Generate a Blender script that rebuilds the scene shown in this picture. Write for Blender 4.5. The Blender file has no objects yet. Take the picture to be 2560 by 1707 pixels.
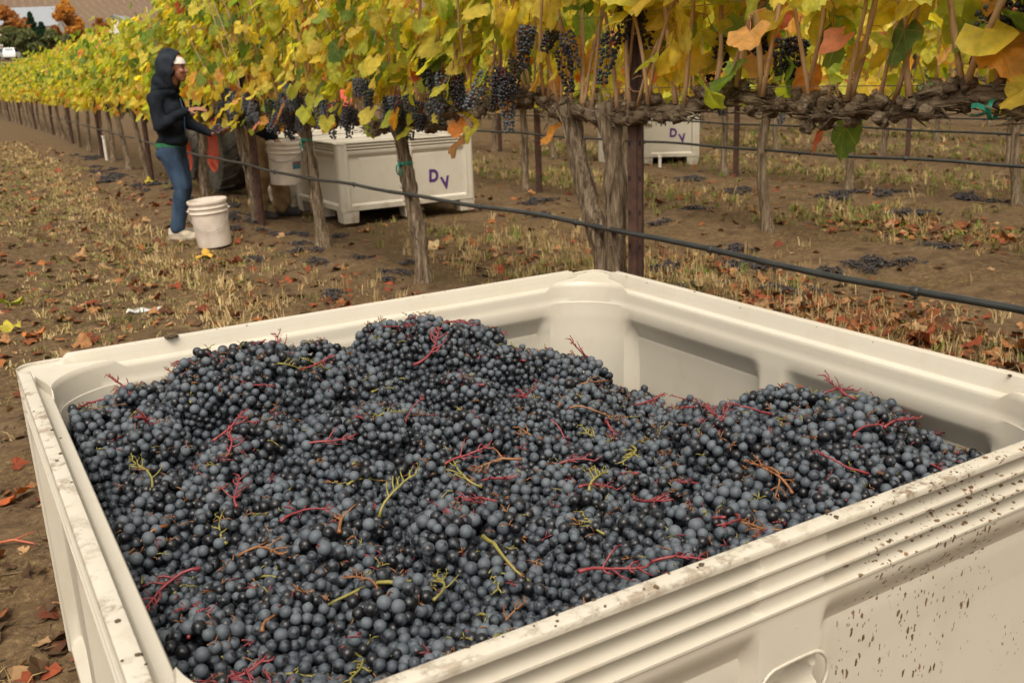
import bpy, bmesh, math, random
import numpy as np
from mathutils import Vector, Matrix, Euler, kdtree, noise as mnoise

random.seed(7)
rng = np.random.default_rng(7)
SC = bpy.context.scene
COL = SC.collection
PI = math.pi

# ------------------------------------------------------------------ camera
cam_d = bpy.data.cameras.new("camera")
cam = bpy.data.objects.new("camera", cam_d)
COL.objects.link(cam)
CX = Vector((0.85683631, -0.5141716, -0.03819822))
CY = Vector((0.17185385, 0.21496227, 0.96138311))
CZ = Vector((-0.48610472, -0.83031246, 0.27254984))
m = Matrix.Identity(4)
for i in range(3):
    m[i][0], m[i][1], m[i][2], m[i][3] = CX[i], CY[i], CZ[i], (0, 0, 1.3)[i]
cam.matrix_world = m
cam_d.sensor_width = 22.2
cam_d.lens = 22.2 * 33.640061 / 36
cam_d.clip_start = 0.02
cam_d.clip_end = 3000
cam_d.dof.use_dof = True
cam_d.dof.focus_distance = 1.75
cam_d.dof.aperture_fstop = 6.3
SC.camera = cam

# ------------------------------------------------------------------ sky and sun (overcast)
SUN_EL, SUN_AZ = math.radians(58), math.radians(215)      # azimuth clockwise from +Y
W = bpy.data.worlds.new("World"); SC.world = W; W.use_nodes = True
nt = W.node_tree; nt.nodes.clear()
sky = nt.nodes.new("ShaderNodeTexSky"); sky.sky_type = 'NISHITA'; sky.sun_disc = False
sky.sun_elevation = SUN_EL; sky.sun_rotation = SUN_AZ
sky.air_density = 1.0; sky.dust_density = 4.0
hs = nt.nodes.new("ShaderNodeHueSaturation"); hs.inputs["Saturation"].default_value = 0.12
tint = nt.nodes.new("ShaderNodeMix"); tint.data_type = 'RGBA'; tint.blend_type = 'MULTIPLY'
tint.inputs[0].default_value = 1.0; tint.inputs[7].default_value = (1.0, 0.935, 0.83, 1)
bg = nt.nodes.new("ShaderNodeBackground"); bg.inputs["Strength"].default_value = 0.15
wo = nt.nodes.new("ShaderNodeOutputWorld")
nt.links.new(sky.outputs[0], hs.inputs["Color"]); nt.links.new(hs.outputs[0], tint.inputs[6])
nt.links.new(tint.outputs[2], bg.inputs[0]); nt.links.new(bg.outputs[0], wo.inputs[0])
sd = bpy.data.lights.new("sun", 'SUN'); sd.energy = 1.45; sd.angle = math.radians(38); sd.color = (1.0, 0.93, 0.82)
sun = bpy.data.objects.new("sun", sd); COL.objects.link(sun)
sdir = Vector((math.sin(SUN_AZ) * math.cos(SUN_EL), math.cos(SUN_AZ) * math.cos(SUN_EL), math.sin(SUN_EL)))
sun.rotation_euler = sdir.to_track_quat('Z', 'Y').to_euler()
sun.location = (0, 0, 30)
SC.view_settings.view_transform = 'Standard'; SC.view_settings.look = 'None'
SC.view_settings.gamma = 1.0; SC.view_settings.exposure = 0.72; SC.view_settings.use_curve_mapping = False
SC.cycles.max_bounces = 8; SC.cycles.transparent_max_bounces = 8

# ------------------------------------------------------------------ helpers
def tag(o, label=None, cat=None, group=None, kind=None):
    if label: o["label"] = label
    if cat: o["category"] = cat
    if group: o["group"] = group
    if kind: o["kind"] = kind
    return o

def link(name, data, parent=None, loc=None, rot=None, scale=None):
    o = bpy.data.objects.new(name, data)
    COL.objects.link(o)
    if parent is not None: o.parent = parent
    if loc is not None: o.location = loc
    if rot is not None: o.rotation_euler = rot
    if scale is not None: o.scale = scale if hasattr(scale, "__len__") else (scale,) * 3
    return o

def empty(name, loc=(0, 0, 0), rz=0.0):
    o = link(name, None, loc=loc, rot=(0, 0, rz)); o.empty_display_size = 0.1
    return o

class MB:
    """collects vertices, faces, a material index and a colour per vertex"""
    def __init__(s): s.v = []; s.f = []; s.mi = []; s.c = []
    def add(s, v, f, mi=0, col=None):
        n = len(s.v)
        s.v.extend([tuple(p) for p in v]); s.f.extend([tuple(i + n for i in q) for q in f]); s.mi.extend([mi] * len(f))
        if col is not None: s.c.extend([col] * len(v))
        return s
    def box(s, x0, x1, y0, y1, z0, z1, mi=0, taper=0.0):
        t = taper
        v = [(x0 + t, y0 + t, z0), (x1 - t, y0 + t, z0), (x1 - t, y1 - t, z0), (x0 + t, y1 - t, z0), (x0, y0, z1), (x1, y0, z1), (x1, y1, z1), (x0, y1, z1)]
        return s.add(v, [(3, 2, 1, 0), (4, 5, 6, 7), (0, 1, 5, 4), (1, 2, 6, 5), (2, 3, 7, 6), (3, 0, 4, 7)], mi)
    def tube(s, pts, rad, n=8, mi=0, cap=True, rf=None, col=None):
        pts = [Vector(p) for p in pts]; k = len(pts)
        if not hasattr(rad, "__len__"): rad = [rad] * k
        v = []; f = []; ref = None
        for i, p in enumerate(pts):
            t = (pts[min(i + 1, k - 1)] - pts[max(i - 1, 0)])
            if t.length < 1e-9: t = Vector((0, 0, 1))
            t.normalize()
            if ref is None:
                ref = t.orthogonal().normalized()
            ref = (ref - t * ref.dot(t))
            if ref.length < 1e-6: ref = t.orthogonal()
            ref.normalize(); b = t.cross(ref)
            for j in range(n):
                a = 2 * PI * j / n
                r = rad[i] * (rf(a, i, p) if rf else 1.0)
                v.append(p + (ref * math.cos(a) + b * math.sin(a)) * r)
        for i in range(k - 1):
            for j in range(n):
                a, b2 = i * n + j, i * n + (j + 1) % n
                f.append((a, b2, b2 + n, a + n))
        if cap:
            f.append(tuple(range(n - 1, -1, -1))); f.append(tuple((k - 1) * n + j for j in range(n)))
        return s.add(v, f, mi, col)
    def lathe(s, prof, n=32, mi=0, cx=0, cy=0):
        v = []; f = []
        for r, z in prof:
            for j in range(n):
                a = 2 * PI * j / n; v.append((cx + r * math.cos(a), cy + r * math.sin(a), z))
        for i in range(len(prof) - 1):
            for j in range(n):
                a, b = i * n + j, i * n + (j + 1) % n
                f.append((a, b, b + n, a + n))
        return s.add(v, f, mi)
    def mesh(s, name, mats, smooth=True, sharp=None):
        me = bpy.data.meshes.new(name)
        me.from_pydata(s.v, [], s.f); 
        for q in (mats if isinstance(mats, (list, tuple)) else [mats]): me.materials.append(q)
        if len(me.polygons):
            me.polygons.foreach_set("material_index", s.mi)
            me.polygons.foreach_set("use_smooth", [smooth] * len(s.f))
        if s.c and len(s.c) == len(s.v):
            ca = me.color_attributes.new("col", 'FLOAT_COLOR', 'POINT')
            ca.data.foreach_set("color", np.array(s.c, dtype=np.float32).ravel())
        me.update()
        if sharp: me.set_sharp_from_angle(angle=math.radians(sharp))
        return me
    def build(s, name, mats, parent=None, smooth=True, sharp=None, loc=None):
        return link(name, s.mesh(name, mats, smooth, sharp), parent, loc)

def np_mesh(name, V, F, mats, cols=None, smooth=False, mi=None):
    me = bpy.data.meshes.new(name)
    V = np.asarray(V, dtype=np.float32); F = np.asarray(F, dtype=np.int32)
    nv, nf, k = len(V), len(F), F.shape[1]
    me.vertices.add(nv); me.vertices.foreach_set("co", V.ravel())
    me.loops.add(nf * k); me.loops.foreach_set("vertex_index", F.ravel())
    me.polygons.add(nf)
    me.polygons.foreach_set("loop_start", np.arange(0, nf * k, k, dtype=np.int32))
    for q in (mats if isinstance(mats, (list, tuple)) else [mats]): me.materials.append(q)
    if mi is not None: me.polygons.foreach_set("material_index", np.asarray(mi, dtype=np.int32))
    me.polygons.foreach_set("use_smooth", np.full(nf, smooth))
    if cols is not None:
        ca = me.color_attributes.new("col", 'FLOAT_COLOR', 'POINT')
        C = np.ones((nv, 4), dtype=np.float32); C[:, :3] = cols
        ca.data.foreach_set("color", C.ravel())
    me.update(calc_edges=True); me.validate()
    return me

def wob(x, y, s=1.0, seed=0.0):
    """cheap smooth noise in about -1..1, numpy"""
    x = np.asarray(x) * s + seed * 7.13; y = np.asarray(y) * s - seed * 3.7
    return (np.sin(x * 1.7 + 1.3 * np.sin(y * 1.1)) + np.sin(y * 2.3 + 1.7 * np.sin(x * 0.9 + 2)) + np.sin((x + y) * 3.1 + np.sin(x * 2.2)) * 0.5) / 2.5

def sm(a, b, x):
    t = min(1.0, max(0.0, (x - a) / (b - a))) if a != b else float(x > a)
    return t * t * (3 - 2 * t)

# ------------------------------------------------------------------ materials
class N:
    def __init__(s, name):
        s.m = bpy.data.materials.new(name); s.m.use_nodes = True
        s.t = s.m.node_tree; s.t.nodes.clear()
        s.out = s.t.nodes.new("ShaderNodeOutputMaterial")
    def n(s, typ, **kw):
        x = s.t.nodes.new(typ)
        for k, v in kw.items():
            if k.startswith("i_"):
                key = k[2:]; key = int(key) if key.isdigit() else key.replace("_", " ")
                if hasattr(v, "is_output") or isinstance(v, bpy.types.NodeSocket): s.t.links.new(v, x.inputs[key])
                else: x.inputs[key].default_value = v
            else: setattr(x, k, v)
        return x
    def l(s, a, b): s.t.links.new(a, b)
    def coord(s, scale=(1, 1, 1), kind="Object"):
        tc = s.n("ShaderNodeTexCoord"); mp = s.n("ShaderNodeMapping"); mp.inputs["Scale"].default_value = scale
        s.l(tc.outputs[kind], mp.inputs["Vector"]); return mp.outputs[0]
    def noise(s, vec, scale, detail=4, rough=0.55, out="Fac"):
        x = s.n("ShaderNodeTexNoise"); x.inputs["Scale"].default_value = scale; x.inputs["Detail"].default_value = detail
        x.inputs["Roughness"].default_value = rough
        if vec is not None: s.l(vec, x.inputs["Vector"])
        return x.outputs[out]
    def ramp(s, fac, stops, interp='LINEAR'):
        r = s.n("ShaderNodeValToRGB"); e = r.color_ramp.elements; r.color_ramp.interpolation = interp
        while len(e) < len(stops): e.new(0.5)
        for q, (p, c) in zip(e, stops): q.position = p; q.color = (*c, 1) if hasattr(c, "__len__") else (c, c, c, 1)
        s.l(fac, r.inputs[0]); return r.outputs[0]
    def mix(s, fac, a, b, blend='MIX'):
        x = s.n("ShaderNodeMix", data_type='RGBA', blend_type=blend)
        for v, i in ((fac, 0), (a, 6), (b, 7)):
            if isinstance(v, bpy.types.NodeSocket): s.l(v, x.inputs[i])
            else: x.inputs[i].default_value = v if i == 0 else ((*v, 1) if len(v) == 3 else v)
        return x.outputs[2]
    def math(s, op, a, b=None, clamp=False):
        x = s.n("ShaderNodeMath", operation=op); x.use_clamp = clamp
        for v, i in ((a, 0), (b, 1)):
            if v is None: continue
            if isinstance(v, bpy.types.NodeSocket): s.l(v, x.inputs[i])
            else: x.inputs[i].default_value = v
        return x.outputs[0]
    def bump(s, h, strength=0.3, dist=0.01, normal=None):
        x = s.n("ShaderNodeBump"); x.inputs["Strength"].default_value = strength; x.inputs["Distance"].default_value = dist
        s.l(h, x.inputs["Height"])
        if normal is not None: s.l(normal, x.inputs["Normal"])
        return x.outputs[0]
    def bsdf(s, col, rough=0.6, normal=None, spec=0.5, metal=0.0, sheen=0.0, sss=0.0):
        b = s.n("ShaderNodeBsdfPrincipled")
        for v, k in ((col, "Base Color"), (rough, "Roughness"), (spec, "Specular IOR Level"), (metal, "Metallic"), (sheen, "Sheen Weight")):
            if isinstance(v, bpy.types.NodeSocket): s.l(v, b.inputs[k])
            else: b.inputs[k].default_value = (*v, 1) if hasattr(v, "__len__") else v
        if sss: b.inputs["Subsurface Weight"].default_value = sss; b.inputs["Subsurface Scale"].default_value = 0.004
        if normal is not None: s.l(normal, b.inputs["Normal"])
        return b
    def done(s, b): s.l(b.outputs[0], s.out.inputs["Surface"]); return s.m

def simple(name, a, b, scale=8, rough=0.6, bump=0.15, bscale=None, stretch=(1, 1, 1), spec=0.5, metal=0.0, sheen=0.0, lo=0.35, hi=0.7, bd=0.005):
    g = N(name); v = g.coord(stretch)
    f = g.noise(v, scale, 5)
    c = g.ramp(f, [(lo, a), (hi, b)])
    nr = g.bump(g.noise(v, bscale or scale * 4, 4), bump, bd) if bump else None
    return g.done(g.bsdf(c, rough, nr, spec, metal, sheen))

def mat_bin(name, dirty):
    g = N(name); v = g.coord()
    base = g.ramp(g.noise(v, 2.5, 3), [(0.3, (0.475, 0.435, 0.36)), (0.7, (0.515, 0.475, 0.395))])
    # faint grime everywhere
    gr = g.ramp(g.noise(g.coord((1, 1, .55)), 11, 7, 0.7), [(0.50, 0.0), (0.76, 0.42)])
    c = g.mix(gr, base, (0.42, 0.34, 0.24))
    rough = g.ramp(g.noise(v, 9, 4), [(0.3, 0.36), (0.7, 0.55)])
    sp = g.n("ShaderNodeTexVoronoi"); sp.inputs["Scale"].default_value = 55
    g.l(g.coord((1, 1, 0.75)), sp.inputs["Vector"])
    drop = g.ramp(sp.outputs["Distance"], [(0.03, 1.0), (0.12, 0.0)])
    dense = g.ramp(g.noise(v, 24, 3), [(0.5, 0.0), (0.62, 1.0)])
    nrm = g.bump(g.math('MULTIPLY', drop, dense), 0.25, 0.002)
    nrm = g.bump(g.noise(v, 160, 3), 0.05, 0.002, nrm)
    sx = g.n("ShaderNodeSeparateXYZ"); tc = g.n("ShaderNodeTexCoord"); g.l(tc.outputs["Object"], sx.inputs[0])
    if dirty:
        # mud splashes, thrown up the outside of the front wall and drawn out by running down
        region = g.math('MULTIPLY', g.ramp(g.math('MULTIPLY', sx.outputs["Y"], -1.0), [(0.655, 0.0), (0.67, 1.0)]),
                        g.ramp(g.math('ADD', g.math('MULTIPLY', sx.outputs["X"], 0.6667), 0.5), [(0.367, 0.10), (0.55, 0.22), (0.66, 1.0)]))
        vs = g.coord((1, 1, 0.42))
        big = g.ramp(g.noise(g.coord((5.5, 5.5, 1.6)), 1.0, 4, 0.65), [(0.50, 0.0), (0.62, 1.0)])
        def spots(scale, thr, vec, soft=0.025):
            q = g.n("ShaderNodeTexVoronoi"); q.inputs["Scale"].default_value = scale; wv = g.n("ShaderNodeVectorMath", operation='ADD'); wn = g.n("ShaderNodeVectorMath", operation='SCALE'); wn.inputs["Scale"].default_value = 0.55 / scale
            g.l(g.noise(v, scale * 1.3, 4, 0.7, "Color"), wn.inputs[0]); g.l(vec, wv.inputs[0]); g.l(wn.outputs[0], wv.inputs[1]); g.l(wv.outputs[0], q.inputs["Vector"])
            d = g.math('ADD', q.outputs["Distance"], g.math('MULTIPLY', g.noise(v, scale * 2.2, 2), 0.22))
            return g.ramp(d, [(thr, 1.0), (thr + soft, 0.0)])
        s1 = g.math('MULTIPLY', spots(78, 0.30, vs), big)
        s2 = g.math('MULTIPLY', spots(150, 0.27, vs), g.math('MAXIMUM', big, g.ramp(g.noise(v, 6, 2), [(0.58, 0.0), (0.68, 0.8)])))
        s3 = g.math('MULTIPLY', spots(60, 0.30, g.coord((0.8, 1, 2.2))), g.ramp(sx.outputs["Z"], [(0.60, 0.0), (0.63, 1.0), (0.74, 1.0), (0.77, 0.4)]))
        s3 = g.math('MULTIPLY', s3, g.ramp(g.noise(g.coord((4, 4, 9)), 1.0, 3), [(0.44, 0.0), (0.54, 1.0)]))
        smear = g.math('MULTIPLY', g.ramp(g.noise(g.coord((30, 30, 3)), 1, 4), [(0.5, 0.0), (0.8, 0.5)]), big)
        mud = g.ramp(g.math('MULTIPLY', g.math('MAXIMUM', g.math('MAXIMUM', s1, s2), s3), region, True), [(0.22, 0.0), (0.34, 1.0)])
        # scuffed earth along the top of the rim
        top = g.ramp(sx.outputs["Z"], [(0.757, 0.0), (0.768, 1.0)])
        edge = g.math('MAXIMUM', g.ramp(g.math('MULTIPLY', sx.outputs["Y"], -1.0), [(0.60, 0.0), (0.66, 1.0)]), g.math('MULTIPLY', g.ramp(g.math('MULTIPLY', sx.outputs["X"], -1.0), [(0.62, 0.0), (0.67, 1.0)]), 0.9))
        sc = g.ramp(g.noise(g.coord((30, 34, 40)), 1.0, 6, 0.75), [(0.50, 0.0), (0.60, 1.0)])
        patch = g.ramp(g.noise(v, 4.5, 2), [(0.40, 0.12), (0.62, 1.0)])
        rim = g.math('MULTIPLY', g.math('MULTIPLY', g.math('MULTIPLY', sc, patch), top), edge)
        c = g.mix(g.math('MULTIPLY', g.math('MULTIPLY', smear, region), 0.35), c, (0.30, 0.22, 0.14))
        c = g.mix(g.math('MULTIPLY', rim, 0.9), c, (0.16, 0.095, 0.045))
        c = g.mix(mud, c, g.ramp(g.noise(v, 60, 2), [(0.35, (0.075, 0.040, 0.018)), (0.65, (0.20, 0.115, 0.055))]))
        rough = g.mix(g.math('MAXIMUM', mud, rim), rough, (0.9, 0.9, 0.9))
        nrm = g.bump(g.math('MAXIMUM', mud, rim), 0.5, 0.003, nrm)
    else:
        low = g.math('MULTIPLY', g.ramp(sx.outputs["Z"], [(0.02, 1.0), (0.28, 0.0)]), g.ramp(g.noise(v, 8, 5, 0.65), [(0.45, 0.0), (0.7, 0.8)]))
        c = g.mix(low, c, (0.20, 0.13, 0.075))
    return g.done(g.bsdf(c, rough, nrm, 0.45))

def mat_berry(name):
    g = N(name); v = g.coord()
    oi = g.n("ShaderNodeObjectInfo")
    off = g.n("ShaderNodeVectorMath", operation='ADD'); rv = g.n("ShaderNodeCombineXYZ")
    for i in range(3): g.l(g.math('MULTIPLY', oi.outputs["Random"], (17.3, 41.7, 93.1)[i]), rv.inputs[i])
    g.l(v, off.inputs[0]); g.l(rv.outputs[0], off.inputs[1])
    blo = g.noise(off.outputs[0], 85, 4, 0.6)
    # how much wax bloom this berry carries
    lvl = g.math('MULTIPLY', g.math('SUBTRACT', oi.outputs["Random"], 0.55), 0.40)
    f = g.math('ADD', blo, lvl)
    bloom = g.ramp(f, [(0.37, 0.0), (0.47, 0.72), (0.60, 1.0)])
    skin = g.mix(oi.outputs["Random"], (0.006, 0.006, 0.008), (0.013, 0.0115, 0.014))
    wax = g.ramp(oi.outputs["Random"], [(0.0, (0.034, 0.042, 0.054)), (0.5, (0.054, 0.067, 0.083)), (1.0, (0.092, 0.107, 0.124))])
    c = g.mix(bloom, skin, wax)
    rough = g.ramp(bloom, [(0.0, 0.34), (1.0, 0.64)])
    nr = g.bump(g.noise(off.outputs[0], 240, 3), 0.12, 0.001)
    return g.done(g.bsdf(c, rough, nr, 0.45))

def mat_leaf(name, src, dead=False):
    g = N(name)
    if src == "object":
        oi = g.n("ShaderNodeObjectInfo"); col = oi.outputs["Color"]; rnd = oi.outputs["Random"]
    else:
        at = g.n("ShaderNodeAttribute"); at.attribute_name = "col"; col = at.outputs["Color"]; rnd = None
    v = g.coord()
    if rnd is not None:
        off = g.n("ShaderNodeVectorMath", operation='ADD'); rv = g.n("ShaderNodeCombineXYZ")
        g.l(g.math('MULTIPLY', rnd, 37.7), rv.inputs[0]); g.l(g.math('MULTIPLY', rnd, 91.3), rv.inputs[1])
        g.l(v, off.inputs[0]); g.l(rv.outputs[0], off.inputs[1]); v = off.outputs[0]
    blot = g.ramp(g.noise(v, 3.2 if src == "object" else 26, 4), [(0.35, (0.78, 0.80, 0.8)), (0.65, (1.14, 1.10, 1.05))])
    c = g.mix(1.0, col, blot, 'MULTIPLY')
    if src == "object":
        tc = g.n("ShaderNodeTexCoord"); sx = g.n("ShaderNodeSeparateXYZ"); g.l(tc.outputs["Object"], sx.inputs[0])
        ax = g.math('ABSOLUTE', sx.outputs["X"]); y = sx.outputs["Y"]
        d = ax
        for ang in (42, 98):
            a = math.radians(ang)
            dd = g.math('ABSOLUTE', g.math('SUBTRACT', g.math('MULTIPLY', ax, math.cos(a)), g.math('MULTIPLY', y, math.sin(a))))
            d = g.math('MINIMUM', d, dd)
        vein = g.ramp(d, [(0.005, 1.0), (0.018, 0.0)])
        c = g.mix(g.math('MULTIPLY', vein, 0.26 if not dead else 0.2), c, (0.62, 0.50, 0.22) if not dead else (0.12, 0.06, 0.03))
        spots = g.ramp(g.noise(v, 9, 4, 0.7), [(0.66, 0.0), (0.73, 0.8)])
        c = g.mix(spots, c, (0.24, 0.10, 0.03))
        rr = g.math('SQRT', g.math('ADD', g.math('MULTIPLY', sx.outputs["X"], sx.outputs["X"]), g.math('POWER', g.math('SUBTRACT', y, 0.28), 2.0)))
        rim = g.ramp(g.math('ADD', rr, g.math('MULTIPLY', g.noise(v, 4, 3), 0.35)), [(0.70, 0.0), (0.86, 1.0)])
        c = g.mix(g.math('MULTIPLY', rim, g.ramp(rnd, [(0.35, 0.0), (0.9, 0.75)])), c, (0.34, 0.15, 0.035))
        nr = g.bump(g.math('ADD', g.noise(v, 7, 4), g.math('MULTIPLY', vein, -0.5)), 0.35, 0.06)
    else: nr = None
    b = g.bsdf(c, 0.5 if not dead else 0.75, nr, 0.35 if not dead else 0.2)
    tr = g.n("ShaderNodeBsdfTranslucent"); g.l(g.mix(1.0, c, (1.42, 1.48, 0.7), 'MULTIPLY'), tr.inputs["Color"])
    mx = g.n("ShaderNodeMixShader"); mx.inputs[0].default_value = 0.58 if not dead else 0.12
    g.l(b.outputs[0], mx.inputs[1]); g.l(tr.outputs[0], mx.inputs[2])
    return g.done(mx)

def mat_vcol(name, rough=0.85, spec=0.2):
    g = N(name); at = g.n("ShaderNodeAttribute"); at.attribute_name = "col"
    return g.done(g.bsdf(at.outputs["Color"], rough, None, spec))

def mat_bark(name, stretch):
    g = N(name); v = g.coord(stretch)
    a = g.noise(v, 1.0, 7, 0.65); b = g.noise(v, 2.7, 5, 0.6)
    c = g.ramp(a, [(0.30, (0.032, 0.022, 0.013)), (0.44, (0.15, 0.105, 0.066)), (0.58, (0.28, 0.215, 0.145)), (0.76, (0.40, 0.335, 0.245))])
    c = g.mix(g.ramp(b, [(0.35, 0.55), (0.55, 0.0)]), c, (0.045, 0.028, 0.018))
    nr = g.bump(g.math('ADD', a, g.math('MULTIPLY', b, 0.6)), 0.9, 0.02)
    return g.done(g.bsdf(c, 0.9, nr, 0.15))

def mat_ground(name):
    g = N(name); v = g.coord()
    sx = g.n("ShaderNodeSeparateXYZ"); tc = g.n("ShaderNodeTexCoord"); g.l(tc.outputs["Object"], sx.inputs[0])
    n1 = g.noise(v, 1.3, 6, 0.6); n2 = g.noise(v, 9, 6, 0.7); n3 = g.noise(v, 60, 4, 0.7)
    soil = g.ramp(n2, [(0.30, (0.048, 0.029, 0.015)), (0.50, (0.112, 0.071, 0.037)), (0.72, (0.185, 0.125, 0.070))])
    litter = g.ramp(g.noise(g.coord((1, 1, 1)), 34, 6, 0.8), [(0.38, (0.040, 0.022, 0.010)), (0.52, (0.115, 0.073, 0.033)), (0.66, (0.25, 0.175, 0.085))])
    lit_f = g.ramp(g.math('ADD', n1, g.math('MULTIPLY', g.math('SUBTRACT', n2, 0.5), 0.35)), [(0.42, 0.0), (0.58, 0.85)])
    c = g.mix(lit_f, soil, litter)
    damp = g.ramp(g.noise(v, 2.6, 4, 0.6), [(0.56, 0.0), (0.70, 0.55)])
    c = g.mix(damp, c, (0.055, 0.034, 0.02))
    moss = g.ramp(g.noise(v, 1.9, 5, 0.7), [(0.62, 0.0), (0.74, 0.45)])
    c = g.mix(moss, c, (0.10, 0.105, 0.025))
    # far hillside field: tan earth in planted lines
    far = g.ramp(g.math('DIVIDE', sx.outputs["Y"], 400.0), [(0.28, 0.0), (0.60, 1.0)])
    ln = g.ramp(g.math('SINE', g.math('MULTIPLY', g.math('ADD', sx.outputs["X"], g.math('MULTIPLY', g.noise(v, 0.05, 2), 5.0)), 2.6)), [(0.30, 0.0), (0.75, 0.8)])
    dots = g.ramp(g.noise(g.coord((0.7, 0.25, 1)), 1.0, 4, 0.8), [(0.44, 0.0), (0.58, 1.0)])
    field = g.mix(g.math('MULTIPLY', ln, dots), (0.135, 0.088, 0.060), (0.22, 0.155, 0.095))
    field = g.mix(g.ramp(g.noise(v, 0.03, 3), [(0.4, 0.0), (0.7, 0.35)]), field, (0.16, 0.12, 0.075))
    c = g.mix(far, c, field)
    nr = g.bump(g.math('ADD', n2, g.math('MULTIPLY', n3, 0.45)), 0.75, 0.03)
    return g.done(g.bsdf(c, 0.92, nr, 0.15))

M = {}
M["bin"] = mat_bin("pale plastic", False)
M["bin_dirty"] = mat_bin("pale plastic with mud", True)
M["berry"] = mat_berry("dark grape skin with bloom")
M["leaf"] = mat_leaf("autumn vine leaf", "object")
M["foliage"] = mat_leaf("autumn vine foliage", "attr")
M["dead"] = mat_leaf("dry fallen leaf", "object", True)
M["dead_mass"] = mat_leaf("dry leaf litter", "attr", True)
M["bark"] = mat_bark("vine bark", (55, 55, 6))
M["bark_h"] = mat_bark("vine bark along the wire", (55, 7, 55))
M["ground"] = mat_ground("vineyard earth")
M["blade"] = mat_vcol("grass blades")
M["petiole"] = simple("red leaf stalk", (0.28, 0.045, 0.03), (0.42, 0.12, 0.05), 20, 0.5, 0)
M["cane"] = simple("ripened cane", (0.36, 0.20, 0.095), (0.54, 0.36, 0.20), 30, 0.6, 0.3, 80, (1, 1, 0.25))
M["stem_red"] = simple("crimson grape stalk", (0.135, 0.014, 0.022), (0.24, 0.036, 0.036), 60, 0.45, 0.1)
M["stem_orange"] = simple("russet grape stalk", (0.15, 0.045, 0.016), (0.25, 0.115, 0.034), 60, 0.5, 0.1)
M["stem_green"] = simple("green grape stalk", (0.15, 0.135, 0.026), (0.25, 0.21, 0.048), 60, 0.5, 0.1)
M["rust"] = simple("rusted steel", (0.040, 0.017, 0.012), (0.095, 0.042, 0.026), 25, 0.75, 0.3, 120)
M["hole"] = simple("dark steel hole", (0.006, 0.005, 0.005), (0.012, 0.01, 0.01), 20, 0.9, 0)
M["hose"] = simple("black drip hose", (0.018, 0.021, 0.021), (0.038, 0.042, 0.040), 12, 0.38, 0.05, 60)
M["wire"] = simple("galvanised wire", (0.22, 0.21, 0.19), (0.35, 0.33, 0.30), 30, 0.5, 0, metal=0.6)
M["tape"] = simple("green plastic tape", (0.0, 0.16, 0.105), (0.01, 0.24, 0.16), 20, 0.4, 0)
M["bucket"] = simple("scuffed white bucket plastic", (0.50, 0.43, 0.36), (0.66, 0.58, 0.50), 7, 0.45, 0.1, 60, lo=0.3, hi=0.55)
M["hoodie"] = simple("navy fleece", (0.0045, 0.0065, 0.0105), (0.011, 0.0145, 0.0215), 14, 0.9, 0.3, 25, bd=0.015, spec=0.2)
M["hood"] = simple("navy fleece hood", (0.010, 0.0135, 0.020), (0.022, 0.027, 0.037), 14, 0.9, 0.3, 25, bd=0.015, spec=0.2)
M["denim"] = simple("blue denim", (0.010, 0.027, 0.060), (0.036, 0.070, 0.125), 11, 0.85, 0.4, 20, (1, 1, 0.5), bd=0.02)
M["skin"] = simple("skin", (0.24, 0.098, 0.056), (0.31, 0.135, 0.08), 20, 0.5, 0.05)
M["white_cloth"] = simple("white cotton", (0.62, 0.54, 0.50), (0.72, 0.65, 0.6), 30, 0.9, 0.2)
M["shoe"] = simple("worn white sneaker", (0.30, 0.245, 0.17), (0.52, 0.45, 0.35), 20, 0.8, 0.2)
M["boot"] = simple("dark leather boot", (0.018, 0.014, 0.012), (0.04, 0.03, 0.024), 20, 0.7, 0.2)
M["khaki"] = simple("tan canvas", (0.26, 0.16, 0.072), (0.38, 0.25, 0.125), 9, 0.9, 0.4, 18, bd=0.02)
M["green_cloth"] = simple("green cotton", (0.02, 0.14, 0.05), (0.03, 0.2, 0.08), 30, 0.9, 0)
M["hair"] = simple("dark hair", (0.006, 0.004, 0.003), (0.014, 0.01, 0.008), 40, 0.5, 0.2)
M["purple"] = simple("purple stencil paint", (0.050, 0.012, 0.11), (0.075, 0.022, 0.15), 40, 0.7, 0)
M["tyre"] = simple("dusty tyre rubber", (0.035, 0.033, 0.028), (0.12, 0.105, 0.08), 7, 0.9, 0.3, 50)
M["red_paint"] = simple("orange red tractor paint", (0.42, 0.055, 0.022), (0.52, 0.09, 0.035), 8, 0.45, 0.1)
M["dark_metal"] = simple("dark grey metal", (0.03, 0.035, 0.035), (0.06, 0.065, 0.06), 8, 0.6, 0.1)
M["teal"] = simple("teal cloth", (0.01, 0.05, 0.05), (0.015, 0.08, 0.075), 8, 0.8, 0.2)
M["label"] = simple("printed bucket label", (0.05, 0.16, 0.20), (0.07, 0.22, 0.24), 10, 0.5, 0)
M["labelred"] = simple("red band of the bucket label", (0.4, 0.06, 0.05), (0.45, 0.09, 0.06), 10, 0.5, 0)
M["roof"] = simple("pale sheet roof", (0.20, 0.215, 0.235), (0.25, 0.265, 0.285), 2, 0.5, 0)
M["wall"] = simple("barn wall", (0.55, 0.53, 0.5), (0.66, 0.64, 0.6), 2, 0.7, 0)
M["carwhite"] = simple("white car paint", (0.75, 0.75, 0.75), (0.8, 0.8, 0.8), 2, 0.3, 0)
M["glass"] = simple("dark window glass", (0.01, 0.012, 0.014), (0.02, 0.022, 0.025), 2, 0.1, 0)
M["stake"] = simple("white plastic pipe", (0.6, 0.55, 0.48), (0.7, 0.66, 0.6), 10, 0.5, 0)
M["raisin"] = simple("shrivelled dark grapes", (0.006, 0.005, 0.007), (0.034, 0.034, 0.044), 60, 0.5, 0.2, 200)
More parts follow.
